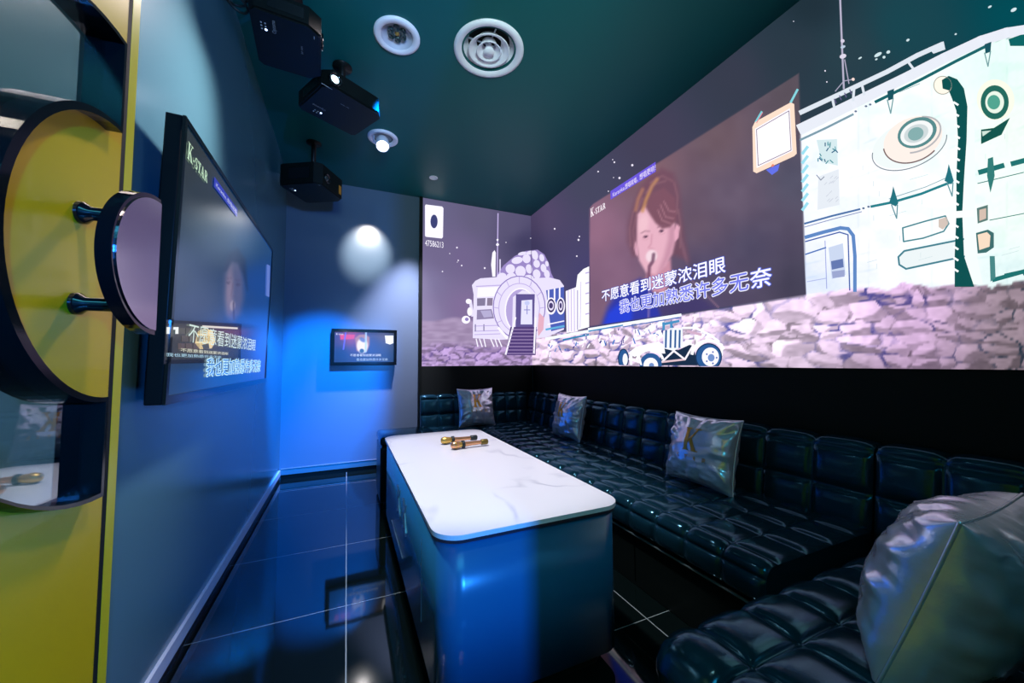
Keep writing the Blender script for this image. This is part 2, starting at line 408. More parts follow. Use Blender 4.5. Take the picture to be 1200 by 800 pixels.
    # white hull of the moon station
    hull = idw(q, py, [(950, 200, (240, 244, 255)), (960, 330, (226, 232, 255)), (1010, 200, (250, 250, 255)), (1010, 300, (246, 246, 255)), (1090, 110, (242, 254, 250)), (1090, 250, (250, 254, 255)), (1160, 80, (226, 250, 242)),
                       (1190, 150, (236, 255, 240)), (1190, 260, (236, 252, 242)), (1180, 320, (222, 240, 240)), (1100, 320, (244, 248, 255))])
    hull -= (9*sm(.55, .8, vnoise(q/26, py/13, 8)))[..., None]*np.array((1., .55, .5))
    hull -= (6*(vnoise(q/4, py/3, 12)-.5))[..., None]
    for yl, k in ((190, -.30), (228, -.28), (290, -.16), (312, -.12), (150, -.36)):
        hull -= (13*(1-sm(.5, 1.6, np.abs(py-(yl+k*(q-1060)))))*sm(.3, .6, vnoise(q/17, py/40, int(yl))))[..., None]*np.array((1., .6, .5))
    for xl in (1006, 1018, 1092, 1180): hull -= (10*(1-sm(.5, 1.6, np.abs(q-xl)))*sm(.3, .6, vnoise(q/40, py/17, xl)))[..., None]*np.array((1., .7, .6))
    col = mixc(col, pmask(q, py, [(938, 157), (1000, 126), (1060, 97), (1107, 72), (1150, 52), (1180, 44), (1262, 28), (1262, 350), (945, 350)], .8), np.clip(hull, 0, 255))
    # rocky ground
    top = np.interp(q, [p[0] for p in RTOP], [p[1] for p in RTOP]) + 5*(vnoise(q/7, q*0+3, 4)-.5)*sm(940, 990, q)
    t1, t2 = sm(930, 1080, q)[..., None], sm(1060, 1190, q)[..., None]
    light = (np.array((246, 220, 248.))*(1-t1) + np.array((206, 172, 210.))*t1)*(1-t2) + np.array((142, 124, 136.))*t2
    dark = (np.array((58, 66, 158.))*(1-t1) + np.array((70, 62, 128.))*t1)*(1-t2) + np.array((34, 50, 66.))*t2
    big = rocks(q, py, 34, 15, 11, light, dark)
    small = rocks(q, py, 14, 10, 23, light*1.03, dark)
    k = sm(820, 860, q)[..., None]
    g = small*(1-k) + big*k
    g = g*(1 - .16*sm(400, 432, py)[..., None])
    col = mixc(col, sm(-1.2, 1.2, py-top), g)
    return col

SKY_B = [(500, 250, (98, 95, 128)), (500, 330, (124, 116, 154)), (500, 375, (134, 122, 160)), (540, 300, (108, 94, 134)), (545, 360, (124, 104, 146)), (600, 265, (86, 80, 112)),
         (615, 285, (60, 56, 90)), (560, 255, (94, 88, 118)), (520, 300, (108, 98, 134))]
def paint_back(px, py):
    col = idw(px, py, SKY_B)
    top = 373 + 3*np.sin(px/11.) + .05*(px-495)
    far = np.array((158, 138, 172.)) + (26*(vnoise(px/9, py/2.2, 2)-.5))[..., None]
    col = mixc(col, sm(-2, 2, py-top), far)
    g = rocks(px, py, 13, 7, 31, np.array((176, 148, 198.)), np.array((92, 72, 138.)))
    return mixc(col, sm(398, 410, py + 8*(vnoise(px/15, py/9, 6)-.5)), g)

class Canvas:
    """a flat picture lying on one wall: a painted grid with crisp shapes laid on it"""
    def __init__(s, ax, val, step):
        s.ax, s.val, s.step = ax, val, step; s.v = []; s.f = []; s.c = []
    def grid(s, us, zs, paint):
        U, Z = np.meshgrid(us, zs, indexing='ij'); P = np.zeros(U.shape+(3,)); P[..., s.ax] = s.val; P[..., 1-s.ax] = U; P[..., 2] = Z
        px, py = to_px(P.reshape(-1, 3)); col = np.clip(paint(px, py), 0, 255)
        base = len(s.v); s.v += [tuple(p) for p in P.reshape(-1, 3)]; s.c += [tuple(c) for c in lin(col)]
        nu, nz = len(us), len(zs)
        for i in range(nu-1):
            for j in range(nz-1):
                a = base+i*nz+j; s.f.append((a, a+nz, a+nz+1, a+1))
    def pts3(s, pts3, tris, col, layer):
        base = len(s.v); c = tuple(lin(col))
        for p in pts3:
            p = np.array(p, float); p[s.ax] = s.val - s.step*layer; s.v.append(tuple(p)); s.c.append(c)
        s.f += [tuple(base+i for i in t) for t in tris]
    def poly(s, pts, col, layer=1):
        if len(pts) < 3: return
        tris = tessellate_polygon([[Vector((x, y, 0)) for x, y in pts]])
        s.pts3([on(x, y, s.ax, s.val) for x, y in pts], tris, col, layer)
    def build(s, name, material, parent, M4=None):
        me = bpy.data.meshes.new(name)
        me.from_pydata([tuple(M4 @ Vector(v)) for v in s.v] if M4 else s.v, [], s.f); me.update()
        a = me.color_attributes.new('Col', 'FLOAT_COLOR', 'POINT')
        a.data.foreach_set('color', np.array([(*c, 1.0) for c in s.c], 'f').ravel())
        me.materials.append(material)
        o = bpy.data.objects.new(name, me); link(o)
        if parent is not None:
            o.parent = parent
        return o

def clip(poly, keep, cut):
    out = []
    for i in range(len(poly)):
        a, b = poly[i-1], poly[i]; ka, kb = keep(a), keep(b)
        if ka != kb: out.append(cut(a, b))
        if kb: out.append(b)
    return out
XCORN = to_px((XS, YS, 1.6))[0]
CB, CR = Canvas(1, YS, .0004), Canvas(0, XS, .0004)
def cutx(x0): return lambda a, b: (x0, a[1] + (b[1]-a[1])*(x0-a[0])/(b[0]-a[0]))
def cuty(y0): return lambda a, b: (a[0] + (b[0]-a[0])*(y0-a[1])/(b[1]-a[1]), y0)
def bottom_px(x): return 427.2 if x < 622 else 427.6 + (x-622)*.0068
def P(pts, col, layer=1):
    pts = clip(pts, lambda p: p[1] < 427.6, cuty(427.6)) if max(p[1] for p in pts) > 427.6 and max(p[0] for p in pts) < 760 else pts
    pts = clip(pts, lambda p: p[1] < 429, cuty(429)) if max([p[1] for p in pts] or [0]) > 429 else pts
    if len(pts) < 3: return
    CB.poly(clip(pts, lambda p: p[0] < XCORN, cutx(XCORN)), col, layer)
    CR.poly(clip(pts, lambda p: p[0] >= XCORN, cutx(XCORN)), col, layer)
def S(pts, w, col, layer=2, taper=None):
    """a stroke of width w (photo pixels) as one quad per segment"""
    for i in range(len(pts)-1):
        (x0, y0), (x1, y1) = pts[i], pts[i+1]; d = math.hypot(x1-x0, y1-y0) or 1
        nx, ny = -(y1-y0)/d*w/2, (x1-x0)/d*w/2
        ex, ey = (x1-x0)/d*w*.22, (y1-y0)/d*w*.22
        P([(x0+nx-ex, y0+ny-ey), (x1+nx+ex, y1+ny+ey), (x1-nx+ex, y1-ny+ey), (x0-nx-ex, y0-ny-ey)], col, layer)
def E_(cx, cy, rx, ry, ang=0, n=28, a0=0, a1=360):
    a = math.radians(ang)
    return [(cx+rx*math.cos(t)*math.cos(a)-ry*math.sin(t)*math.sin(a), cy+rx*math.cos(t)*math.sin(a)+ry*math.sin(t)*math.cos(a))
            for t in [math.radians(a0+(a1-a0)*i/(n if a1-a0 >= 360 else n-1)) for i in range(n)]]
def RING(cx, cy, rx, ry, w, col, layer=2, ang=0, a0=0, a1=360, n=30):
    pts = E_(cx, cy, rx, ry, ang, n, a0, a1)
    if a1-a0 >= 360: pts.append(pts[0])
    S(pts, w, col, layer)

# grids
xs = np.concatenate([np.arange(622, 1262, 1.6)])
ys_ = [YS] + [float(on(x, 428, 0, XS)[1]) for x in xs[1:]]
ys_ = [y for y in ys_ if y > .28] + list(np.linspace(.27, YF+.01, 24))
CR.grid(np.array(ys_), np.linspace(ZS, ZC-.001, 215), paint_right)
xb = [float(on(x, 428, 1, YS)[0]) for x in np.arange(494.5, 622, 1.3)]
CB.grid(np.array([.7225] + [x for x in xb if .73 < x < XS-.01] + [XS]), np.linspace(ZS, ZC-.001, 130), paint_back)

W1, W2, LIL, DLIL, NAVY = (244, 240, 255), (226, 218, 246), (186, 170, 220), (140, 122, 186), (64, 56, 116)
# --- moon base across the corner
P([(577, 324), (575.5, 310), (577, 296), (579.5, 293), (581, 296), (580.5, 324)], W1, 1)
S([(583.6, 250), (582.6, 325)], 1.3, LIL, 1); P(E_(583, 286.5, 1.7, 1.6), W1, 2); P(E_(583, 281, 1.2, 1.2), W1, 2); S([(586, 304), (586, 322)], 1.5, W2, 1)
P([(580, 330), (582, 322), (590, 311), (603, 300), (616, 294), (630, 292.5), (638, 298), (643, 308), (646, 320), (650, 328), (640, 334), (590, 334)], (150, 132, 192), 1)
for cx, cy, rx, ry in ((598, 315, 5, 5), (588, 324, 5, 4), (606, 305, 6, 3.6), (617, 303, 4.2, 4.8), (610, 318, 5.5, 6), (620, 315, 3.4, 5), (627, 299, 3.2, 5), (621, 296, 4, 2), (599, 325, 5.5, 5), (629, 309, 3.4, 4.2),
                       (635, 302, 2.6, 4), (637, 314, 3, 4.4), (629, 321, 4, 5), (641, 321, 3, 4.5), (612, 297, 4.6, 1.8), (619, 327, 6, 4.5), (641, 309, 1.8, 3)):
    P(E_(cx, cy, rx*1.12, ry*1.12, -12, 14), W2, 2)
P([(553, 334), (557, 329), (563, 326), (590, 324), (622, 326), (644, 325), (656, 328), (661, 335), (660, 345), (661, 386), (640, 395), (586, 398), (554, 396), (555, 345)], W2, 2)
S([(558, 335.5), (588, 334)], 1.2, LIL, 3); P([(560, 337), (584, 336), (581, 347), (559, 348)], W1, 3)
P([(559, 349.5), (569, 349), (568.5, 358), (559, 358.5)], (128, 118, 150), 3); P([(571, 349), (577.5, 349), (577, 358), (570.5, 358)], (134, 120, 146), 3)
P([(559, 363), (576, 362), (579, 373), (558.5, 374.5)], (140, 128, 166), 3); P([(563, 364), (575, 363.5), (577, 371), (567, 372)], (176, 168, 206), 4)
for y in (381, 387, 391): S([(556, y+1), (586, y)], 1, LIL, 3)
for x in (557, 567): S([(x, 380), (x, 388)], 1, NAVY, 3)
P(E_(549, 353, 3.2, 3), W1, 2); P(E_(550.5, 365, 3, 5), W1, 2); P(E_(546, 374.5, 5, 4.6), W1, 2); P(E_(547, 374, 2.2, 2), DLIL, 3); S([(551, 352), (554, 370)], 3.4, W2, 2)
for x in (558, 562, 567, 575, 580, 584): S([(x, 397), (x+2+(x % 3), 406)], 1.3, W1, 3)
P([(640, 340), (661, 336), (662, 384), (646, 388)], (74, 92, 178), 3)
for x, y0 in ((643, 340), (650, 338), (656, 337)): S([(x, y0), (x, y0+13)], 1.8, W1, 4)
S([(642, 380), (661, 376)], 1.4, W1, 4); S([(640, 386), (661, 382)], 2.4, (96, 170, 214), 4)
# round gateway
P(E_(608.5, 360, 31, 37), W2, 4); RING(608.5, 360, 30.5, 36.5, 1.2, DLIL, 5)
RING(608.5, 361, 24, 29, 1.0, LIL, 5)
for k in range(9):
    t = math.radians(150+30*k); S([(608.5+24*math.cos(t), 361+29*math.sin(t)), (608.5+30*math.cos(t), 360+36*math.sin(t))], .9, LIL, 5)
P(E_(610, 364, 18, 26), (176, 160, 212), 5); RING(610, 364, 18, 26, 1.6, W1, 6)
P([(601, 348), (612, 340), (628, 343), (631, 352), (631, 386), (600, 386)], W2, 6)
P([(604.5, 344.5), (627, 344.5), (626, 385), (604, 385)], (92, 80, 140), 7)
P([(611, 352), (624, 351), (624, 380), (610, 380)], (222, 220, 250), 8); P(E_(617.5, 355, 3, 2.6), (190, 196, 236), 9); S([(617.5, 358), (617.5, 368)], 1, (130, 130, 190), 9); S([(614, 363), (621, 363)], 1, (130, 130, 190), 9)
P([(598, 383), (629, 383), (628, 416), (592, 416)], (78, 58, 116), 9)
for k in range(8): S([(600-1.0*k, 386+4*k), (626, 386+4*k)], 1, (150, 128, 176), 10)
S([(604, 372), (592.5, 415)], 2, W1, 10); S([(628, 372), (626, 414)], 2, W1, 10)
P([(632, 366), (638, 372), (637, 386), (631, 394), (630, 384)], (222, 170, 190), 6)
S([(584, 384), (594, 396)], 3, W1, 6)
# twin portholes
for cx, rx in ((646, 5.2), (657.3, 4.2)):
    P(E_(cx, 358.5, rx+.8, 10), W1, 5); P(E_(cx, 358, rx-.6, 8), (58, 50, 96), 6); P(E_(cx, 358, rx-1.8, 5.6), W2, 7); P(E_(cx, 358, rx-2.8, 3.4), (70, 60, 110), 8)
# white towers beside the video
P([(663, 341), (676, 336), (677, 388), (664, 390)], W1, 2)
for x in (666, 669.5, 673): S([(x, 340-(x-666)*.3), (x+.3, 388)], .8, LIL, 3)
P([(675, 338), (677, 322), (684, 315), (690.5, 312), (690.5, 383), (676, 387)], (250, 250, 255), 3)
for y in (320, 332, 344, 356, 368): S([(686.5, y), (690, y-1)], 1.6, LIL, 4)
S([(677, 340), (677, 386)], 1, DLIL, 4); S([(681, 330), (680, 384)], .7, LIL, 4)
for k, (a, b) in enumerate((((640, 397), (690, 388)), ((690, 386), (760, 375)), ((760, 375), (798, 369)))): S([a, b], 3.4, (240, 248, 255), 3)
S([(660, 398), (690, 392)], 2, (40, 128, 176), 4); S([(690, 388), (730, 381)], 1.6, (48, 136, 186), 4); S([(730, 383), (796, 372)], 1.2, (60, 110, 180), 4)
rr = random.Random(3)
for k in range(46):
    x = 640 + rr.random()*150; y = np.interp(x, [640, 790], [398, 374]) + rr.random()*16
    S([(x, y), (x+rr.uniform(-3, 3), y+rr.uniform(1, 6))], rr.uniform(.8, 1.8), rr.choice([(70, 120, 196), (250, 246, 255), (60, 60, 140)]), 4)
# stars
for x, y, r in ((535.5, 290, 1), (537, 305, .8), (541, 311, .9), (518.5, 318, .8), (568, 314, 1.1), (527, 297, .6), (536, 307, .5), (593, 284, .6), (650, 268, 1), (622, 279, .7), (678, 281, 1.2), (676, 300, .9), (679, 277, .8),
                (741, 193.5, 1.3), (726, 208.5, 1.3), (720, 190, 1), (701, 201, .9), (719, 208, .6), (713, 224, .7), (718, 187, .6), (967, 83, .9), (969, 96, .8), (930, 25, .6)):
    P(E_(x, y, r, r*1.1, 0, 8), (235, 228, 245), 1)
for x, y, a, b in ((1064, 47, 2.2, 1.4), (1029, 64, 5, 2), (1041, 61, 2.4, 1.8), (1036, 67, 1.8, 1.6), (1008, 68, 2.4, 1), (1188, 11.5, 4, 2), (1160, 8, 2.5, 1.2), (1120, 40, 1.5, 1), (1027, 69.5, 1.6, 1)):
    P(E_(x, y, a, b, -30, 10), (200, 222, 228), 1)
# --- big station on the right
SW, SG, TEAL = (244, 252, 252), (214, 222, 232), (28, 112, 118)
S([(938, 132), (985, 110), (1040, 84), (1075, 65), (1104, 52)], 5.5, SG, 3); P([(1088, 56), (1106, 48.5), (1108, 58), (1094, 63)], SG, 3)
S([(938, 151), (1000, 121), (1060, 92), (1107, 68), (1150, 48), (1180, 38.5), (1210, 34), (1262, 26)], 12, (224, 228, 238), 2)
S([(938, 164), (968, 150), (1000, 134)], 2.6, (120, 150, 164), 3)
for x, y in ((1003, 130.5), (1015, 124.5), (1020, 122.5)): P(E_(x, y, 1.6, 1.2), (100, 110, 140), 3)
S([(1026, 119.5), (1080, 93), (1120, 72), (1154, 55)], 3.6, (24, 96, 102), 3)
for a, b in (((975, 113), (978, 126)), ((1001, 104), (1000, 118)), ((1010, 98), (1013, 111)), ((1064, 72), (1070, 80))): S([a, b], 3, SG, 4)
S([(984.5, -6), (986.5, 46), (989, 104)], 2.2, (176, 172, 196), 2)
P(E_(987.5, 48, 2.4, 2.2), (206, 200, 220), 3); P(E_(988, 66, 4, 2.6, -20), (214, 208, 226), 3); P(E_(988, 55, 3, 1.6, -20), (180, 196, 216), 3)
S([(979, 107), (989, 95), (1000, 93)], 1, (170, 165, 190), 3); S([(990, 70), (995, 98)], 1.2, (170, 165, 190), 3)
P(E_(1000, 93, 1.8, 1.8), (240, 214, 206), 4)
for k, (x, y) in enumerate(((978, 122), (984, 118), (990, 115), (996, 111))): S([(x, y-6), (x+2, y-1)], 1.3, (96, 90, 130), 4)
P([(957, 164), (981, 163), (982, 194), (963, 190)], (206, 226, 230), 2)
for k in range(26):
    x = 958+rr.random()*22; y = 165+rr.random()*27
    if abs((x-958)*1.15-(y-165)) > 5 or rr.random() < .3: S([(x, y), (x+rr.uniform(-4, 4), y+rr.uniform(2, 4))], 1.3, rr.choice([(70, 140, 150), (40, 96, 130), (110, 170, 180)]), 3)
P([(959, 207), (983, 198), (984, 240), (958, 246)], (222, 228, 236), 2); S([(957, 205), (962, 211), (966, 207)], 1, (120, 130, 150), 3)
for k in range(14):
    x = 960+rr.random()*20; y = 208+rr.random()*32; S([(x, y), (x+3, y-3)], .6, (190, 196, 210), 3)
for k in range(7):
    y = 172+k*11; S([(940.5, y+8), (946.5, y)], 3.4, (150, 216, 232), 3)
# big tilted porthole
P(E_(1066, 168, 46, 26, -22), (232, 240, 240), 2); RING(1066, 171, 46, 25, 1.2, (120, 130, 140), 3, -22, 10, 200)
P(E_(1070, 163, 36, 25, -24), (246, 232, 224), 3); RING(1070, 164, 36, 25, 1.6, (120, 96, 96), 4, -24, 60, 190)
RING(1074, 158, 30, 19, 2.0, (176, 176, 180), 4, -24, -60, 120)
P(E_(1075, 155.5, 24, 17, -24), (84, 134, 136), 4); P(E_(1074.5, 156, 20, 13.5, -24), (236, 238, 238), 5); P(E_(1074, 156.5, 15, 10, -24), (200, 210, 212), 6); P(E_(1073.5, 157, 9.5, 7.5, -24), (128, 168, 168), 7)
# fixing points and conduits
for x, y in ((1043, 113), (1157, 58)):
    P([(x-3, y-6), (x+5, y-9), (x+4, y+3), (x-2, y+5)], (24, 80, 92), 4); S([(x-3, y+4), (x+1, y+20), (x+4, y+2)], 1.4, (110, 150, 156), 4)
S([(1054, 108), (1078, 98)], .9, (150, 170, 176), 3)
S([(943, 262), (975, 253), (1008, 245)], 2.2, (70, 108, 160), 3); S([(943, 266), (975, 257), (1010, 248)], 1, (130, 140, 180), 3)
for x in (1012, 1018): P(E_(x, 244-(x-1012)*.3, 1.6, 1.2), (90, 110, 140), 3)
S([(1021, 242), (1046, 237), (1080, 227), (1113, 214)], 3, (36, 124, 134), 3); S([(1042, 233), (1085, 219), (1110, 208)], .9, (130, 160, 170), 3)
for x, y in ((1047, 232), (1112, 206)):
    P([(x, y-14), (x+3, y-4), (x+6, y+6), (x+3, y+10), (x-5, y+6), (x-2, y-4)], (34, 110, 122), 4); S([(x-2, y+8), (x+4, y+24), (x+5, y+8)], 1.4, (90, 140, 150), 4)
# blue hatch frame
S([(944, 278), (965, 272), (985, 267), (994, 268), (1000, 276), (1002, 300), (1002, 341)], 4.2, (92, 132, 190), 3); S([(944, 283), (984, 272), (994, 275), (996, 340)], 1.5, (60, 90, 160), 4)
P([(971, 290), (988, 285), (991, 322), (975, 327)], (196, 208, 232), 3); P([(974, 306), (988, 303), (989, 313), (975, 316)], (96, 116, 170), 4); P([(975, 318), (990, 316), (990, 324), (976, 326)], (150, 160, 200), 4)
S([(944, 298), (962, 292), (968, 290)], 1.6, (70, 110, 176), 3); S([(967, 282), (969, 338)], 1, (150, 160, 210), 3); S([(946, 330), (968, 326)], 1, (170, 180, 220), 3)
# pipe
P(E_(1105, 100, 11, 11), (250, 240, 226), 4); RING(1105, 100, 10.5, 10.5, 1, (160, 160, 150), 5)
P([(1104, 94), (1112, 89), (1122, 93), (1130, 104), (1134, 125), (1133, 165), (1130, 210), (1128, 250), (1130, 300), (1142, 336), (1119, 336), (1119, 300), (1121, 250), (1121, 205), (1123, 165), (1121, 130), (1116, 116), (1112, 106), (1105, 104)], (12, 78, 78), 5)
for k in range(16):
    y = 120+k*13; x = np.interp(y, [120, 165, 250, 330], [1120, 1122, 1120, 1120]); S([(x-2, y), (x+3, y+3)], 2.4, SW, 6)
P([(1131, 105), (1142, 130), (1143, 200), (1143, 290), (1152, 333), (1141, 333), (1131, 300), (1129, 250), (1132, 200), (1135, 160), (1134, 120)], (236, 250, 244), 6)
# second porthole
P(E_(1167, 117, 22, 24, -10), (240, 246, 226), 5); P(E_(1166, 120, 16.5, 20, 0), (34, 102, 90), 6); P(E_(1166, 120, 11, 13, 0), (226, 238, 224), 7); P(E_(1165, 120, 7.5, 8.5), (78, 158, 138), 8)
P([(1150, 152), (1165, 150), (1184, 138), (1174, 158), (1150, 169)], (18, 82, 74), 6); P([(1151, 154), (1162, 153), (1152, 160)], (200, 222, 210), 7)
# capsules and windows
S([(1058, 267), (1085, 259), (1108, 253), (1112, 262), (1106, 271), (1082, 279), (1059, 283), (1058, 267)], 1.8, (70, 130, 140), 3); P([(1100, 257), (1110, 254), (1112, 262), (1105, 269), (1100, 266)], (206, 190, 180), 3)
P([(1060, 295), (1130, 280), (1134, 298), (1062, 314), (1054, 308), (1054, 299)], (228, 236, 238), 3); S([(1130, 280), (1060, 294), (1053, 301), (1054, 310), (1062, 315), (1132, 300)], 2.2, (64, 124, 138), 4)
S([(1114, 252), (1140, 250)], 8, (240, 248, 246), 6)
P([(1145, 244), (1158, 240), (1158, 258), (1146, 262)], (90, 120, 116), 6); P([(1148, 246), (1156, 244), (1156, 256), (1148, 259)], (206, 184, 170), 7)
P([(1144, 273), (1158, 269), (1165, 273), (1165, 290), (1156, 296), (1146, 297)], (60, 106, 106), 6); P([(1146, 275), (1157, 272), (1161, 276), (1160, 289), (1148, 293)], (240, 214, 190), 7)
for a, b, w in (((1148, 202), (1176, 194), 6), ((1186, 192), (1262, 172), 6), ((1146, 215), (1200, 202), 1), ((1160, 258), (1262, 238), 1), ((1164, 328), (1200, 318), 5), ((1200, 320), (1262, 306), 5), ((1178, 322), (1210, 315), 3)): S([a, b], w, (30, 110, 108), 5)
P([(1158, 186), (1164, 184), (1166, 206), (1161, 226), (1157, 206)], (50, 120, 116), 6); P([(1160, 300), (1166, 300), (1167, 326), (1161, 330)], (70, 130, 130), 5)
P([(1182, 46), (1196, 41), (1262, 32), (1262, 44), (1200, 54), (1184, 54)], (10, 96, 96), 3)
for k in range(30):
    x = 1010+rr.random()*180; y = 130+rr.random()*190
    if 1095 < x < 1150 or math.hypot(x-1070, (y-163)*1.4) < 48: continue
    d = rr.choice([(rr.uniform(8, 26), -.28), (0, 6)]); S([(x, y), (x+d[0], y+d[1]*d[0] if d[0] else y+d[1])], .6, (196, 214, 218), 3)
# --- buggy among the rocks
BL = (42, 88, 146)
P([(772, 428), (776, 408), (795, 410), (812, 402), (818, 428)], (24, 44, 70), 5)
P([(736, 414), (746, 406), (772, 400), (778, 404), (780, 414), (770, 414), (760, 411), (744, 418)], (250, 250, 255), 6)
P([(777, 390), (786, 384), (800, 384), (801, 405), (790, 411), (778, 408)], (236, 240, 252), 6)
for x in (781, 786.5, 792, 797): S([(x, 387), (x-.5, 407)], 2.2, BL, 7)
for a, b in (((777, 380), (796, 376)), ((787, 377), (787, 386)), ((778, 378), (778, 386))): S([a, b], 3, (70, 140, 190), 6)
S([(800, 384), (815, 384), (832, 392), (843, 400)], 2.6, (246, 246, 255), 6); S([(806, 388), (822, 392)], 3, (206, 170, 196), 6)
S([(776, 424), (790, 411), (803, 421), (813, 404), (806, 402)], 2.2, (246, 240, 250), 7); S([(776, 424), (803, 421)], 2.2, (222, 190, 200), 7)
RING(831, 418, 20, 19, 3.6, (248, 246, 255), 7, 0, 190, 330); S([(838, 400), (846, 404), (846, 416)], 3, (248, 246, 255), 7)
P(E_(831, 418, 15.5, 16), BL, 8); RING(831, 418, 15, 15.4, 1.4, (24, 52, 92), 9); P(E_(833, 418, 10, 11), (244, 242, 255), 9); P(E_(834, 419, 4, 4.4), (110, 140, 196), 10)
for k in range(5):
    t = k*1.257; P(E_(834+6.4*math.cos(t), 419+7*math.sin(t), 1.1, 1.2, 0, 8), (90, 110, 170), 10)
P(E_(731, 420, 6, 11), BL, 7); RING(731, 420, 6, 11, 1.2, (24, 52, 92), 8); P(E_(733, 421, 3, 7), (240, 240, 252), 8)
P(E_(763, 427, 13, 13.5), BL, 8); P(E_(763, 428, 8.6, 9), (244, 242, 255), 9); P(E_(764, 428, 3, 3), (110, 140, 196), 10)
RING(762, 426, 16, 17, 3, (248, 246, 255), 7, 0, 190, 340); S([(740, 412), (740, 427)], 3, (240, 240, 252), 9); S([(738, 420), (750, 424)], 3, (250, 250, 255), 9); S([(748, 412), (752, 428)], 2, (250, 250, 255), 9)

# --- cards (plain, their square codes left out)
P([(882, 149), (885, 143), (927, 120), (931, 122), (934, 180), (931, 183), (887, 203), (883, 201)], (246, 216, 196), 6)
P([(885, 151), (926, 127), (929, 177), (887, 197)], (250, 244, 252), 7); S([(887, 152), (925, 130), (927.5, 176), (889, 194), (887, 152)], .8, (110, 96, 120), 8)
S([(886, 143), (893, 131)], 2.4, (120, 200, 210), 6); S([(927, 120), (935, 105)], 2.6, (130, 206, 216), 6); S([(887, 144), (894, 132)], 1, (220, 130, 150), 7)
P([(898, 199), (914, 192), (912, 200), (905, 205)], (96, 110, 226), 6); P([(904, 194), (906.5, 192), (908, 194), (905.5, 196)], (226, 130, 110), 9)
P([(499, 239.6), (518, 242), (519.6, 244), (519, 278), (517.5, 279.4), (499, 277.4), (498, 276), (498, 241)], (244, 240, 255), 6)
P(E_(508.6, 259.5, 4.2, 8), (58, 62, 112), 7)

# --- lettering
_deps = None
def glyphs(body):
    c = bpy.data.curves.new('text_outline', 'FONT'); c.body = body; c.resolution_u = 3
    o = bpy.data.objects.new('text_outline', c); C.objects.link(o)
    bpy.context.view_layer.update()
    me = bpy.data.meshes.new_from_object(o.evaluated_get(bpy.context.evaluated_depsgraph_get()))
    v = np.array([(p.co.x, p.co.y) for p in me.vertices]); f = [tuple(p.vertices) for p in me.polygons]
    C.objects.unlink(o); bpy.data.objects.remove(o); bpy.data.curves.remove(c); bpy.data.meshes.remove(me)
    return v, f
def lay_text(cv, body, u0, u1, z0, z1, col, layer, outline=None, ow=.003, bold=0):
    """lettering filling u0..u1 along the wall and z0..z1 in height"""
    v, f = glyphs(body)
    lo, hi = v.min(0), v.max(0)
    U = u0 + (v[:, 0]-lo[0])/(hi[0]-lo[0])*(u1-u0); Z = z0 + (v[:, 1]-lo[1])/(hi[1]-lo[1])*(z1-z0)
    def put(du, dz, c, l):
        pts = np.zeros((len(U), 3)); pts[:, 1-cv.ax] = U+du; pts[:, 2] = Z+dz; cv.pts3(pts, f, c, l)
    if outline:
        for k in range(8): put(ow*math.cos(k*PI/4), ow*math.sin(k*PI/4), outline, layer)
    if bold:
        for k in range(4): put(bold*math.cos(k*PI/2), bold*math.sin(k*PI/2), col, layer+1+.1*k)
    put(0, 0, col, layer+2)
# K-STAR in heavy serif strokes: 2D strokes (x, y, x, y, width)
KSTAR = [  # K
    [(.10, 0), (.28, 0), (.28, 1), (.10, 1)], [(0, 0), (.40, 0), (.40, .05), (0, .05)], [(0, .95), (.40, .95), (.40, 1), (0, 1)],
    [(.26, .42), (.62, 1), (.70, 1), (.30, .36)], [(.30, .50), (.42, .62), (.78, 0), (.56, 0)], [(.48, .95), (.80, .95), (.80, 1), (.48, 1)], [(.46, 0), (.86, 0), (.86, .05), (.46, .05)],
    # dash
    [(.92, .24), (1.10, .24), (1.10, .36), (.92, .36)],
    # S
    [(1.22, .02), (1.27, .02), (1.30, .22), (1.22, .22)], [(1.24, 0), (1.52, 0), (1.60, .08), (1.36, .08)], [(1.44, .06), (1.60, .08), (1.62, .20), (1.52, .30)],
    [(1.20, .50), (1.36, .48), (1.62, .22), (1.50, .20)], [(1.20, .50), (1.22, .62), (1.36, .62), (1.34, .46)], [(1.22, .60), (1.34, .68), (1.52, .66), (1.40, .60)], [(1.52, .68), (1.58, .68), (1.58, .50), (1.53, .50)],
    # T
    [(1.86, 0), (2.00, 0), (2.00, .68), (1.86, .68)], [(1.68, .62), (2.18, .62), (2.18, .68), (1.68, .68)], [(1.68, .48), (1.73, .48), (1.73, .64), (1.68, .64)], [(2.13, .48), (2.18, .48), (2.18, .64), (2.13, .64)], [(1.78, 0), (2.08, 0), (2.08, .05), (1.78, .05)],
    # A
    [(2.26, 0), (2.32, 0), (2.52, .70), (2.46, .70)], [(2.44, .70), (2.54, .70), (2.76, 0), (2.58, 0)], [(2.34, .20), (2.66, .20), (2.66, .26), (2.34, .26)], [(2.20, 0), (2.40, 0), (2.40, .05), (2.20, .05)], [(2.52, 0), (2.82, 0), (2.82, .05), (2.52, .05)],
    # R
    [(2.94, 0), (3.08, 0), (3.08, .68), (2.94, .68)], [(2.88, 0), (3.16, 0), (3.16, .05), (2.88, .05)], [(2.88, .63), (3.24, .63), (3.24, .68), (2.88, .68)], [(3.20, .66), (3.34, .60), (3.36, .44), (3.22, .36)], [(3.04, .32), (3.26, .34), (3.26, .40), (3.04, .40)], [(3.14, .36), (3.28, .36), (3.46, 0), (3.30, 0)]]
def lay_kstar(cv, u0, u1, z0, z1, col, layer):
    for p in KSTAR:
        pts = []
        for x, y in p:
            q = [0, 0, z0 + y*(z1-z0)]; q[1-cv.ax] = u0 + x/3.46*(u1-u0); pts.append(q)
        cv.pts3(pts, [(0, 1, 2), (0, 2, 3)], col, layer)
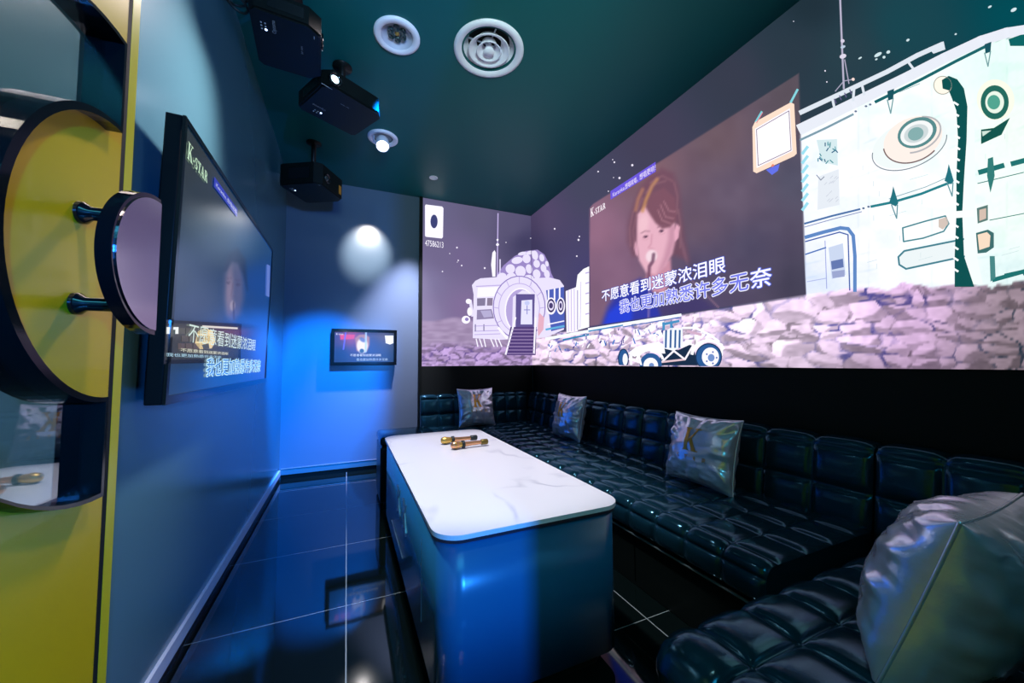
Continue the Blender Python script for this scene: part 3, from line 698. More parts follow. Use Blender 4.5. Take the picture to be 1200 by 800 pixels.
def wl(x, y): p = on(x, y, 0, XS); return float(p[1]), float(p[2])
LY1, LY2 = '不愿意看到迷蒙浓泪眼', '我也更加熟悉许多无奈'
a, b = wl(706, 353), wl(851, 320); t = wl(851, 299)
zz0, zz1 = (a[1]+b[1])/2, t[1]
lay_text(CR, LY1, a[0], b[0], zz0, zz1, (252, 250, 255), 12, (70, 86, 190), .0055, .0012)
a2, b2 = wl(727, 367), wl(878, 342); t2 = wl(878, 322)
lay_text(CR, LY2[:-1], a2[0], b2[0], a2[1], zz0-.022, (112, 118, 226), 12, (236, 236, 255), .0065, .0012)
wcell = (a2[0]-b2[0])/9
lay_text(CR, LY2[-1], b2[0]-.012, b2[0]-wcell-.006, a2[1], zz0-.022, (250, 250, 255), 12, (96, 110, 220), .0055, .0012)
k0, k1 = wl(692.5, 253), wl(710, 241); kz = wl(692.5, 241)
lay_kstar(CR, k0[0], k1[0], k0[1]-.012, kz[1]-.03, (250, 240, 248), 12)
b0, b1 = wl(716, 232), wl(769, 199); bz0, bz1 = wl(716, 234)[1], wl(716, 224)[1]
CR.pts3([(0, b0[0], bz0), (0, b1[0], bz0), (0, b1[0], bz1), (0, b0[0], bz1)], [(0, 1, 2), (0, 2, 3)], (104, 84, 214), 11)
hb = (bz1-bz0)
lay_text(CR, 'Karaoke,', b0[0]-.03, b0[0]-.03-.30*(b0[0]-b1[0]), bz0+.06*hb, bz0+.62*hb, (226, 216, 250), 12)
lay_text(CR, '想唱就唱，', b0[0]-.36*(b0[0]-b1[0]), b0[0]-.64*(b0[0]-b1[0]), bz0+.10*hb, bz0+.72*hb, (244, 232, 250), 12)
lay_text(CR, '想唱更响！', b0[0]-.68*(b0[0]-b1[0]), b0[0]-1.0*(b0[0]-b1[0]), bz0+.12*hb, bz0+.78*hb, (244, 232, 250), 12)
n0, n1 = on(498, 288, 1, YS), on(519.5, 290.5, 1, YS); nt = on(498, 281, 1, YS)
lay_text(CB, '47586213', float(n0[0]), float(n1[0]), float(n0[2]), float(nt[2]), (246, 242, 255), 8)

sb = empty('projection_screen', (1.38, YB, ZS), None, 'short end wall screen showing a lunar base gateway and a number card', 'projection screen')
obj('screen_board', box(nb(), .7225, XS, YS+.001, YB, ZS, ZC), M['screenwhite'], sb)
CB.build('projected_picture', M['picture'], sb, Matrix.Translation((-1.38, -YB, -ZS)))
sr = empty('projection_screen', (XR, 1.9, ZS), None, 'long side wall screen with a singer video, lyrics and moon station', 'projection screen')
obj('screen_board', box(nb(), XS+.001, XR, YF+.01, YB, ZS, ZC), M['screenwhite'], sr)
CR.build('projected_picture', M['picture'], sr, Matrix.Translation((-XR, -1.9, -ZS)))

# ------------------------------------------------------------------ television on the left wall
TX, TY0, TY1, TZ0, TZ1 = -.472, 1.372, 2.815, .935, 1.79
tv = empty('television', (XL, (TY0+TY1)/2, TZ0), None, 'large wide black television hung on the blue left wall', 'television')
tilt = Matrix.Translation((TX, 0, TZ0)) @ Matrix.Rotation(math.radians(1.2), 4, 'Y') @ Matrix.Translation((-TX, 0, -TZ0))
def tvp(bm): bm.transform(tilt); return bm
obj('casing', tvp(box(nb(), TX-.045, TX-.004, TY0, TY1, TZ0, TZ1, .004)), M['black'], tv)
bm = nb(); bz = .016
prism(bm, [[(TY0, TZ0), (TY1, TZ0), (TY1, TZ1), (TY0, TZ1)], [(TY0+bz, TZ0+bz*1.6), (TY1-bz, TZ0+bz*1.6), (TY1-bz, TZ1-bz), (TY0+bz, TZ1-bz)]], (TX-.004, TX+.004), lambda u, v, w: (w, u, v))
obj('bezel', tvp(bm), M['blackgloss'], tv)
obj('wall_bracket', box(nb(), XL+.002, TX-.03, 1.75, 2.45, 1.15, 1.6), M['black'], tv)
CT = Canvas(0, TX, -.0006)
def tvuv(x, y): p = on(x, y, 0, TX); return float(p[1]), float(p[2])
TV_C = [(215, 190, (2, 34, 30)), (240, 240, (6, 40, 44)), (200, 330, (22, 52, 72)), (250, 300, (30, 62, 98)), (225, 360, (44, 66, 104)), (300, 330, (22, 80, 170)), (305, 420, (60, 90, 190)), (210, 450, (20, 62, 92)), (260, 440, (24, 84, 140)), (290, 280, (30, 80, 130))]
def paint_tv(px, py):
    col = idw(px, py, TV_C)
    f = pmask(px, py, [(259, 322), (264, 306), (272, 300), (279, 310), (283, 330), (283, 350), (279, 368), (270, 376), (262, 368), (259, 350)], 5)
    col = mixc(col, .62*f, (140, 122, 156))
    col = mixc(col, .55*emask(px, py, 266, 340, 4, 24, 0, .8), (198, 166, 184))
    col = mixc(col, .8*pmask(px, py, [(258, 318), (264, 296), (274, 290), (284, 304), (287, 340), (282, 322), (275, 308), (268, 306), (262, 316)], 3), (34, 52, 92))
    for x, y in ((264, 331), (276, 333)):
        col = mixc(col, .5*emask(px, py, x, y, 2.6, 1.6, 0, .5), (66, 58, 96)); col = mixc(col, .35*smask(px, py, [(x-3, y-5), (x+3, y-5)], 1.6, .9), (80, 70, 104))
    col = mixc(col, .35*smask(px, py, [(270, 332), (268, 346), (272, 347)], 1.6, 1), (110, 90, 120))
    col = mixc(col, .7*emask(px, py, 270, 358, 3.2, 6, 0, .4), (214, 196, 210)); col = mixc(col, .7*smask(px, py, [(271, 354), (272, 374)], 1.8, .9), (60, 52, 84))
    return col*.8
CT.grid(np.linspace(TY0+bz, TY1-bz, 150), np.linspace(TZ0+bz*1.6, TZ1-bz, 90), paint_tv)
def TP(pts, col, layer): CT.poly(pts, col, layer)
TP([(192, 374.5), (281, 379), (281, 424), (190, 426.5)], (4, 8, 10), 1); TP([(193, 378), (278, 382), (278, 420), (191, 421.5)], (42, 44, 40), 2)  # inset: a kiosk's reflection painted into the screen picture
for r in range(3):
    for k in range(4):
        x = 206+k*9+(r % 2)*4; TP([(x, 384+r*9), (x+8, 384.3+r*9), (x+8, 391+r*9), (x, 391+r*9)], (66+8*r, 66, 54), 3)
TP([(226, 402), (229, 388), (238, 384), (247, 388), (250, 400), (246, 408), (232, 409)], (226, 200, 140), 3); TP([(234, 404), (242, 402), (243, 408), (236, 409)], (60, 60, 40), 4)
TP([(192, 383), (206, 383), (206, 391), (192, 391)], (236, 240, 236), 3); TP([(197, 386), (202, 386), (202, 391), (197, 391)], (40, 60, 40), 4)
TP([(234, 381), (276, 383.5), (276, 385.5), (234, 383.5)], (220, 214, 200), 4)
u, z = tvuv(208, 411.5), tvuv(265, 411)
lay_text(CT, LY1, u[0], z[0], tvuv(208, 412)[1], tvuv(208, 407.5)[1], (222, 220, 190), 5)
lay_text(CT, LY2, tvuv(191, 417)[0], tvuv(257, 417)[0], tvuv(208, 418)[1], tvuv(208, 414)[1], (170, 210, 226), 5)
u, z = tvuv(216, 405), tvuv(297, 411)
lay_text(CT, LY1, u[0], z[0], u[1]+.012, tvuv(220, 378)[1], (206, 226, 214), 6)
lay_text(CT, LY2, tvuv(239, 441)[0], tvuv(304, 432)[0], tvuv(239, 441)[1], tvuv(239, 419)[1], (40, 120, 206), 6, (186, 226, 240), .004)
u, z = tvuv(210, 185), tvuv(235, 209)
lay_kstar(CT, u[0], z[0], tvuv(210, 183)[1], tvuv(210, 162)[1], (190, 224, 190), 6)
q0, q1 = tvuv(243, 217), tvuv(272, 246); zA, zB = tvuv(243, 217)[1], tvuv(243, 205)[1]
CT.pts3([(0, q0[0], zA), (0, q1[0], zA), (0, q1[0], zB), (0, q0[0], zB)], [(0, 1, 2), (0, 2, 3)], (16, 40, 170), 5)
lay_text(CT, 'Karaoke, 想唱就唱', q0[0]+.02, q1[0]-.02, zA+.2*(zB-zA), zA+.7*(zB-zA), (190, 200, 230), 6)
TP([(309, 309), (312.5, 311), (312.5, 348), (309, 346)], (96, 120, 196), 5)
obj_ = CT.build('screen', M['tvpicture'], tv, Matrix.Translation((-XL, -(TY0+TY1)/2, -TZ0)) @ tilt)

# ------------------------------------------------------------------ small monitor on the back wall
MX0, MX1, MZ0, MZ1, MY = -.140, .463, 1.032, 1.386, 3.968
mo = empty('monitor', ((MX0+MX1)/2, YB, MZ0), None, 'small black framed monitor on the blue end wall playing the lyrics video', 'monitor')
obj('casing', box(nb(), MX0, MX1, MY, YB-.012, MZ0, MZ1, .008, 3), M['black'], mo)
prism(bm := nb(), [[(MX0, MZ0), (MX1, MZ0), (MX1, MZ1), (MX0, MZ1)], [(MX0+.028, MZ0+.03), (MX1-.028, MZ0+.03), (MX1-.028, MZ1-.03), (MX0+.028, MZ1-.03)]], (MY-.008, MY), lambda u, v, w: (u, w, v))
obj('bezel', bm, M['blackgloss'], mo)
obj('wall_mount', box(nb(), .06, .26, YB-.013, YB, 1.12, 1.3), M['black'], mo)
CM = Canvas(1, MY-.001, .0005)
def paint_mon(px, py):
    col = idw(px, py, [(397, 392, (60, 40, 60)), (410, 395, (190, 60, 50)), (450, 395, (110, 84, 46)), (400, 415, (10, 30, 60)), (460, 400, (40, 50, 60)), (460, 420, (6, 40, 70)), (430, 425, (6, 26, 34)), (440, 405, (30, 30, 44))])
    col = mixc(col, pmask(px, py, [(398, 391.5), (416, 392), (415, 397), (399, 398)], 1), (226, 54, 50))
    col = mixc(col, pmask(px, py, [(416, 396), (421, 392), (428, 391.5), (433, 395), (433, 404), (430, 412), (418, 411)], 1.2), (176, 120, 60))
    col = mixc(col, emask(px, py, 424.5, 405, 6.5, 9, 0, .2), (250, 232, 196))
    col = mixc(col, .7*emask(px, py, 425, 398, 4, 2.4, 30, .4), (60, 70, 120)); col = mixc(col, emask(px, py, 424, 411, 2.6, 2.4, 0, .3), (40, 70, 40))
    col = mixc(col, .9*smask(px, py, [(429, 387), (428.5, 412)], 2, .7), (180, 214, 246))
    col = mixc(col, smask(px, py, [(405, 390), (402.5, 409)], 1.6, .6), (110, 100, 250))
    return col
CM.grid(np.linspace(MX0+.028, MX1-.028, 110), np.linspace(MZ0+.03, MZ1-.03, 64), paint_mon)
CM.poly([(451, 393), (461, 393), (461, 402), (457, 403.5), (452, 402)], (250, 250, 250), 1)
lay_text(CM, LY1, .028, .312, 1.118, 1.142, (244, 246, 236), 1)
lay_text(CM, LY2, .04+.045, .378, 1.075, 1.100, (200, 216, 216), 1)
lay_kstar(CM, -.10, -.035, 1.326, 1.344, (250, 240, 240), 1)
CM.build('screen', M['monpicture'], mo, Matrix.Translation((-(MX0+MX1)/2, -YB, -MZ0)))

# ------------------------------------------------------------------ sofa
def resample(path, bounds, n):
    """path of (a, z) points; bounds are arc-length cell limits -> list of (cell, t, pos, normal)"""
    seg = [0]
    for p, q in zip(path, path[1:]): seg.append(seg[-1] + math.hypot(q[0]-p[0], q[1]-p[1]))
    def at(s):
        s = max(0, min(seg[-1], s))
        for i in range(len(path)-1):
            if s <= seg[i+1] + 1e-9:
                t = (s-seg[i])/max(1e-9, seg[i+1]-seg[i]); p, q = path[i], path[i+1]
                return (p[0]+t*(q[0]-p[0]), p[1]+t*(q[1]-p[1]))
    out = []
    ts = [(1-math.cos(PI*k/n))/2 for k in range(n+1)]
    for c in range(len(bounds)-1):
        for k, t in enumerate(ts):
            if c and k == 0: continue
            s = bounds[c] + t*(bounds[c+1]-bounds[c]); p = at(s); a, b = at(s-.006), at(s+.006)
            dx, dz = b[0]-a[0], b[1]-a[1]; d = math.hypot(dx, dz) or 1
            out.append((2*t-1, p, (dz/d, -dx/d)))
    return out, seg[-1]
def arc(cx, cz, r, a0, a1, n=6): return [(cx+r*math.cos(math.radians(a0+(a1-a0)*i/n)), cz+r*math.sin(math.radians(a0+(a1-a0)*i/n))) for i in range(n+1)]
def bulge(a, b, B): return B*((1-abs(a)**3.6)**.5)*((1-abs(b)**3.6)**.5)
def tufted(path, pb, lb, B, place, sgn=1, n=7, m=8, close=()):
    prof, _ = resample(path, pb, n)
    ts = [(1-math.cos(PI*k/m))/2 for k in range(m+1)]
    cols = []
    for c in range(len(lb)-1):
        for k, t in enumerate(ts):
            if c and k == 0: continue
            cols.append((2*t-1, lb[c]+t*(lb[c+1]-lb[c])))
    bm = nb(); G = []
    for b, l in cols:
        row = []
        for a, p, nrm in prof:
            h = bulge(a, b, B)*sgn
            row.append(bm.verts.new(place(l, p[0]+nrm[0]*h, p[1]+nrm[1]*h)))
        G.append(row)
    for i in range(len(G)-1):
        for j in range(len(prof)-1):
            bm.faces.new((G[i][j], G[i+1][j], G[i+1][j+1], G[i][j+1])).smooth = True
    for row, l in ((G[0], cols[0][1]), (G[-1], cols[-1][1])):
        vs = [bm.verts.new(v.co) for v in row] + [bm.verts.new(place(l, *p)) for p in close]
        bm.faces.new(vs)
    # underside / rear
    q = [[bm.verts.new(place(l, *p)) for p in [prof[-1][1]] + list(close) + [prof[0][1]]] for l in (cols[0][1], cols[-1][1])]
    for k in range(len(q[0])-1): bm.faces.new((q[0][k], q[1][k], q[1][k+1], q[0][k+1]))
    bmesh.ops.recalc_face_normals(bm, faces=bm.faces)
    return bm
def even(a, b, n): return [a+(b-a)*i/n for i in range(n+1)]
ZSEAT = .385
def seat_path(front, back, d):            # d = direction from back to front (-1)
    r = .05
    return [(back, ZSEAT), (front-d*r, ZSEAT)] + [(front-d*r + d*r*math.sin(t), ZSEAT-r+r*math.cos(t)) for t in [PI/2*i/6 for i in range(1, 7)]] + [(front, .25)]
def back_path(f0, f1, rear, d):
    return [(f0, .36), (f1-d*.0, .66)] + [(f1+d*(.02-.02*math.cos(t)), .66+.04*math.sin(t)) for t in [PI/2*i/5 for i in range(1, 6)]] + [(rear, .70), (rear, .66)]
placeR = lambda l, a, z: (a, l, z)
placeB = lambda l, a, z: (l, a, z)
def seams(bm_, path, pb, lb, place): return bm_
SFX, SBX = 1.235, 1.92
def sofa_right(y0, y1, nseat, nback, label):
    t = empty('sofa', ((SFX+XR)/2, (y0+y1)/2, 0), None, label, 'sofa', 'sections of the black sofa')
    p = seat_path(SFX, SBX, -1); rows = [0, .075, .23, .385, .54, .685, .745, .828]
    rows = [.0, .145, .295, .445, .595, .685, .735, .815]
    obj('seat_cushion', tufted(p, [0, .16, .315, .47, .625, .70, .779], even(y0, y1, nseat), .018, placeR, 1, close=[(SBX, .25)]), M['leather'], t)
    bp = back_path(1.875, 1.925, 2.02, 1)
    obj('backrest', tufted(bp, [0, .16, .325, .445, .485], even(y0, y1, nback), .022, placeR, -1, close=[(2.02, .36)]), M['leather'], t)
    b = box(nb(), 1.262, 2.0, y0+.003, y1-.003, 0, .238, .004)
    for y in even(y0, y1, max(1, nseat//4))[1:-1]: box(b, 1.258, 1.264, y-.0015, y+.0015, .02, .236)
    obj('base', b, M['leather_base'], t)
    tube(b := nb(), [(1.240, y, .244) for y in even(y0+.004, y1-.004, 40)], .005, 6)
    obj('piping', b, M['piping'], t)
    return t
sofa_right(.802, 2.068, 8, 6, 'middle section of the black tufted sofa along the right wall, below the singer video')
tfar = sofa_right(2.074, 3.880, 11, 9, 'far corner section of the black tufted sofa along the right wall, past the marble table')
obj('backrest', tufted(back_path(3.885, 3.915, 4.0, 1), [0, .155, .315, .43, .465], even(1.236, 1.915, 5), .02, placeB, -1, close=[(4.0, .36)]), M['leather'], tfar)
# section along the end wall
t = empty('sofa', (.96, 3.65, 0), None, 'short black tufted sofa section against the end wall behind the table', 'sofa', 'sections of the black sofa')
p = seat_path(3.30, 3.885, -1)
obj('seat_cushion', tufted(p, [0, .135, .285, .435, .53, .60, .679], even(.70, 1.228, 3), .018, placeB, 1, close=[(3.885, .25)]), M['leather'], t)
obj('backrest', tufted(back_path(3.885, 3.915, 4.0, 1), [0, .155, .315, .43, .465], even(.698, 1.230, 3), .02, placeB, -1, close=[(4.0, .36)]), M['leather'], t)
obj('base', box(nb(), .705, 1.226, 3.33, 3.98, 0, .238, .004), M['leather_base'], t)
tube(b := nb(), [(x, 3.316, .244) for x in even(.705, 1.224, 12)], .005, 6); obj('piping', b, M['piping'], t)

# near section with open rounded end
CX0, CX1, CY0, CY1, CR_ = .668, 2.0, .06, .715, .05
t = empty('sofa', (1.3, .4, 0), None, 'nearest black tufted sofa section with rounded end carrying the big silver cushion', 'sofa', 'sections of the black sofa')
def chaise():
    bm = nb()
    xb = [CX0, .80, .965, 1.125, 1.285, 1.45, 1.61, 1.77, CX1]; yb = [CY0, .19, .375, .555, CY1]
    def samples(bd, n):
        ts = [(1-math.cos(PI*k/n))/2 for k in range(n+1)]
        return [(2*t_-1, bd[c]+t_*(bd[c+1]-bd[c])) for c in range(len(bd)-1) for k, t_ in enumerate(ts) if not (c and k == 0)]
    X, Y = samples(xb, 12), samples(yb, 12); G = []
    r = .07; zt = ZSEAT+.012
    for a, x in X:
        row = []
        for b, y in Y:
            ex = max(0, (CX0+r)-x); ey = max(0, y-(CY1-r)); d = math.hypot(ex, ey); nx, ny = (-ex/d, ey/d) if d > 1e-6 else (0, 0)
            h = bulge(a, b, .024)
            if d < 1e-6: p_ = Vector((x, y, zt)); n_ = Vector((0, 0, 1))
            else:
                d2 = min(d, r)
                th = PI/2*d2/r
                cx_, cy_ = max(x, CX0+r), min(y, CY1-r)
                p_ = Vector((cx_+nx*r*math.sin(th), cy_+ny*r*math.sin(th), zt-r+r*math.cos(th))); n_ = Vector((nx*math.sin(th), ny*math.sin(th), math.cos(th)))
            row.append(bm.verts.new(p_ + n_*h))
        G.append(row)
    for i in range(len(G)-1):
        for j in range(len(G[0])-1): bm.faces.new((G[i][j], G[i+1][j], G[i+1][j+1], G[i][j+1])).smooth = True
    # skirt under the rounded edge, along the open end and the aisle side
    per = [G[0][j] for j in range(len(G[0]))] + [G[i][-1] for i in range(1, len(G))]
    prev = per
    for z in (zt-.10, zt-.145):
        cur = [bm.verts.new((v.co.x + .004*(1 if z > .27 else 3), v.co.y - .004*(1 if z > .27 else 3), z)) for v in per]
        for k in range(len(per)-1): bm.faces.new((prev[k], prev[k+1], cur[k+1], cur[k])).smooth = True
        prev = cur
    bmesh.ops.recalc_face_normals(bm, faces=bm.faces)
    return bm
obj('seat_cushion', chaise(), M['leather'], t)
obj('base', box(nb(), CX0+.035, 2.0, CY0, CY1-.03, 0, .245, .03, 4), M['leather_base'], t)
placeN = lambda l, a, z: (l, a, z)
obj('backrest', tufted([(.20, .36), (.165, .64)] + [(.165-.045+.045*math.cos(q), .64+.055*math.sin(q)) for q in [PI/2*i/5 for i in range(1, 6)]] + [(.06, .695), (.04, .62)], [0, .15, .29, .41, .47], even(.72, 2.02, 7), .022, placeN, 1, close=[(.04, .36)]), M['leather'], t)
ob = tufted([(1.875, .36), (1.925, .66)] + [(1.925+.02-.02*math.cos(q), .66+.04*math.sin(q)) for q in [PI/2*i/5 for i in range(1, 6)]] + [(2.02, .70), (2.02, .66)], [0, .16, .325, .445, .485], even(.235, .795, 3), .022, placeR, -1, close=[(2.02, .36)])
obj('backrest', ob, M['leather'], t)

# ottoman between table and end wall
t = empty('ottoman', (.45, 3.13, 0), None, 'low black leather ottoman half hidden behind the far end of the table', 'ottoman')
obj('body', box(nb(), .238, .66, 2.955, 3.34, .02, .43, .02, 4), M['leather_base'], t)
obj('seat_pad', box(nb(), .236, .664, 2.952, 3.344, .432, .50, .026, 5), M['leather'], t, smooth=True)
obj('foot', box(nb(), .27, .63, 2.98, 3.31, 0, .02), M['black'], t)

# ------------------------------------------------------------------ silver cushions
def cushion(loc, rotz, tiltdeg, label, W=.42, T=.17, seed=1, letters=True, roll=0, HS=1.0):
    rot = Matrix.Rotation(rotz, 3, 'Z') @ Matrix.Rotation(math.radians(tiltdeg), 3, 'X') @ Matrix.Rotation(math.radians(roll), 3, 'Y')
    t = empty('cushion', loc, rot, label, 'cushion', 'silver cushions on the sofa')
    r_ = random.Random(seed); ph = [r_.uniform(0, 6.28) for _ in range(8)]
    def surf(u, v, side):
        # u, v in -1..1, local x across, z up from the base, y thickness (front is -y)
        e = max(abs(u), abs(v)); pin = 1 - .075*(1-u*u) * (abs(v)**3) ; pin2 = 1 - .075*(1-v*v)*(abs(u)**3)
        x = u*W/2*pin2; z = (W/2 + v*W/2*pin)*HS
        th = (max(0, (1-u**2)*(1-v**2)))**.42 * T/2
        w = e**3.5*(1-e**10)
        ang = math.atan2(v, u)
        wr = (math.sin(ang*13+ph[0])*.5 + math.sin(ang*23+ph[1])*.35 + math.sin(ang*7+ph[2])*.4)*.019*w
        q = Vector((u*2.2+ph[3], v*2.2+ph[4], side*3.))
        wr += noise.noise(q)*.011*(1-e**4) + noise.noise(q*2.7)*.011*(1-e**6)*e*e + noise.noise(Vector((q.x*1.5, q.y*7, q.z)))*.008*(1-e**8)*e
        return Vector((x, side*(th+wr), z))
    N = 48; bm = nb(); F = []
    gs = [math.sin(PI/2*(2*i/N-1)) for i in range(N+1)]
    for side in (-1, 1):
        g = [[bm.verts.new(surf(u, v, side)) for v in gs] for u in gs]
        for i in range(N):
            for j in range(N): bm.faces.new((g[i][j], g[i+1][j], g[i+1][j+1], g[i][j+1])).smooth = True
    bmesh.ops.remove_doubles(bm, verts=bm.verts, dist=.0004)
    bmesh.ops.recalc_face_normals(bm, faces=bm.faces)
    cov = obj('cover', bm, M['silver'], t, world=False)
    bm = nb(); loop = [surf(s, -1, 1) for s in gs[:-1]] + [surf(1, s, 1) for s in gs[:-1]] + [surf(-s, 1, 1) for s in gs[:-1]] + [surf(-1, -s, 1) for s in gs[:-1]]
    tube(bm, loop, .0035, 6, closed=True); obj('seam', bm, M['silver'], cov, world=False)
    if letters:
        bm = nb()
        def put(polys, x0, z0, w, h, ux=1.0):
            for p in polys:
                # subdivide so that the print follows the bulge
                k = 5; quad = [Vector((a, b_, 0)) for a, b_ in p]
                g = [[None]*(k+1) for _ in range(k+1)]
                for i in range(k+1):
                    for j in range(k+1):
                        s, tt = i/k, j/k
                        q = (quad[0]*(1-s)+quad[1]*s)*(1-tt) + (quad[3]*(1-s)+quad[2]*s)*tt
                        u = (x0+q.x*w)/(W/2); v = (z0+q.y*h-W/2)/(W/2)
                        P0 = surf(u, v, -1); P0.y -= .0025; g[i][j] = bm.verts.new(P0)
                for i in range(k):
                    for j in range(k): bm.faces.new((g[i][j], g[i+1][j], g[i+1][j+1], g[i][j+1]))
        put([[(.10, 0), (.30, 0), (.30, 1), (.10, 1)], [(.28, .42), (.70, 1), (.80, 1), (.30, .32)], [(.34, .50), (.48, .58), (.82, 0), (.60, 0)], [(.02, 0), (.38, 0), (.38, .05), (.02, .05)], [(.02, .95), (.38, .95), (.38, 1), (.02, 1)], [(.56, .95), (.9, .95), (.9, 1), (.56, 1)], [(.52, 0), (.9, 0), (.9, .05), (.52, .05)]], -.055, .185, .11, .135)
        tag(obj('emblem', bm, M['gold'], cov, world=False), 'gold letter K'); bm = nb()
        small = {'S': [[(0, 0), (1, 0), (1, .18), (0, .18)], [(.8, .1), (1, .1), (1, .5), (.8, .5)], [(0, .42), (1, .42), (1, .58), (0, .58)], [(0, .5), (.2, .5), (.2, .9), (0, .9)], [(0, .82), (1, .82), (1, 1), (0, 1)]],
                 'T': [[(.4, 0), (.6, 0), (.6, 1), (.4, 1)], [(0, .82), (1, .82), (1, 1), (0, 1)]],
                 'A': [[(0, 0), (.22, 0), (.6, 1), (.4, 1)], [(.78, 0), (1, 0), (.6, 1), (.4, 1)], [(.25, .28), (.75, .28), (.75, .42), (.25, .42)]],
                 'R': [[(0, 0), (.22, 0), (.22, 1), (0, 1)], [(0, .82), (.9, .82), (.9, 1), (0, 1)], [(.75, .5), (.95, .5), (.95, .9), (.75, .9)], [(.1, .42), (.9, .42), (.9, .58), (.1, .58)], [(.45, .45), (.65, .45), (1, 0), (.78, 0)]]}
        for i, ch in enumerate('STAR'):
            put(small[ch], -.085+i*.052, .135, .016, .024); tag(obj('letter', bm, M['gold'], cov, world=False), 'small gold letter'); bm = nb()
        bm.free()
    return t
ZP = ZSEAT + .012
cushion((1.245, 3.715, ZP), 0, -13, 'silver cushion with gold K leaning on the short sofa section at the end wall', seed=2, W=.39)
cushion((1.735, 2.80, ZP), -PI/2+.05, -12, 'silver cushion with gold K on the far sofa section, right of the microphones', seed=5, W=.40, HS=.93)
cushion((1.70, 1.45, ZP), -PI/2, -15, 'silver cushion with gold K on the middle sofa section beside the table', seed=9, W=.41, HS=.90)
cushion((1.165, .435, ZP-.008), PI+.04, -19, 'big nearest silver cushion seen from its side seam on the rounded sofa end', seed=12, W=.39, T=.24, roll=-2, letters=False)

# ------------------------------------------------------------------ table
tx0, tx1, ty0, ty1 = .240, .910, 1.075, 2.715
def rrect(x0, x1, y0, y1, r, n=10):
    pts = []
    for cx, cy, a in ((x1-r, y1-r, 0), (x0+r, y1-r, 90), (x0+r, y0+r, 180), (x1-r, y0+r, 270)):
        pts += [(cx+r*math.cos(math.radians(a+90*i/n)), cy+r*math.sin(math.radians(a+90*i/n))) for i in range(n+1)]
    return pts
tb = empty('table', ((tx0+tx1)/2, (ty0+ty1)/2, 0), None, 'long low table with white marble top on a glossy blue cabinet base', 'table')
ident = lambda u, v, w: (u, v, w)
obj('tabletop', prism(nb(), [rrect(tx0, tx1, ty0, ty1, .085, 12)], (.538, .552), ident), M['marble'], tb)
obj('edge_band', prism(nb(), [rrect(tx0+.003, tx1-.003, ty0+.003, ty1-.003, .083, 12)], (.527, .538), ident), M['edge'], tb)
bm = prism(nb(), [rrect(tx0+.012, tx1-.012, ty0+.012, ty1-.012, .075, 12)], (.062, .527), ident)
for f in bm.faces:
    if abs(f.normal.z) < .5: f.smooth = True
body = obj('body', bm, M['tableblue'], tb)
obj('plinth', prism(nb(), [rrect(tx0+.06, tx1-.06, ty0+.06, ty1-.06, .05, 6)], (0, .062), ident), M['black'], tb)
obj('joint_strip', box(nb(), tx0+.0105, tx0+.0125, 1.368, 1.372, .15, .43), M['alu'], body)
obj('light_strip', box(nb(), tx0+.008, tx0+.0125, 1.83, 2.29, .150, .1535), M['white'], body)
for yc in (1.985, 1.775):
    bm = nb()
    def pl(u, v, w): return (tx0+.0125-w, yc-u, .365+v)
    for p in ([(-.035, -.055), (-.018, -.055), (-.016, .06), (-.032, .062)], [(-.02, .005), (.03, .058), (.046, .058), (-.012, -.01)], [(-.012, .012), (.004, .018), (.05, -.058), (.028, -.062)], [(-.055, .05), (-.045, .05), (-.045, .06), (-.055, .06)],
              [(.035, -.075), (.045, -.075), (.045, -.066), (.035, -.066)], [(-.05, -.07), (-.02, -.062), (-.02, -.056), (-.05, -.06)]):
        prism(bm, [p], (0, .006), pl)
    obj('emblem', bm, M['emblem'], body)

# ------------------------------------------------------------------ microphones
def microphone(p, ang, label, headmat, capmat, z):
    rot = Matrix.Rotation(ang, 3, 'Z')
    t = empty('microphone', (p[0], p[1], z), rot, label, 'microphone', 'microphones on the table')
    ax = Matrix.Rotation(PI/2, 4, 'Y')
    # local axis +x: head at 0, tail at .23
    obj('head', lathe(nb(), [(.0, 0), (.012, .002), (.019, .010), (.0215, .022), (.0215, .034), (.019, .046)], ax, 24), headmat, t, world=False)
    obj('head_band', lathe(nb(), [(.0225, .024), (.0232, .027), (.0225, .030)], ax, 24, False), M['brass'], t, world=False)
    obj('collar', lathe(nb(), [(.019, .046), (.0185, .054), (.015, .066)], ax, 24), M['brass'], t, world=False)
    obj('ring', lathe(nb(), [(.016, .066), (.0225, .068), (.0225, .082), (.0145, .085)], ax, 8), M['rubber'], t, world=False)
    obj('body', lathe(nb(), [(.0145, .084), (.0125, .12), (.0115, .19)], ax, 24), M['copper'], t, world=False)
    obj('tail_cap', lathe(nb(), [(.0125, .188), (.0165, .192), (.0165, .228), (.0135, .232)], ax, 24), capmat, t, world=False)
    for o in t.children: pass
    return t
microphone((.532, 2.288, .552+.0235), .02, 'gold microphone with black tail cap, the farther of two on the table', M['brass'], M['rubber'], .552+.0235)
microphone((.553, 2.128, .552+.0235), .10, 'rose gold microphone with olive tail cap, the nearer of two on the table', M['copper'], M['olive'], .552+.0235)

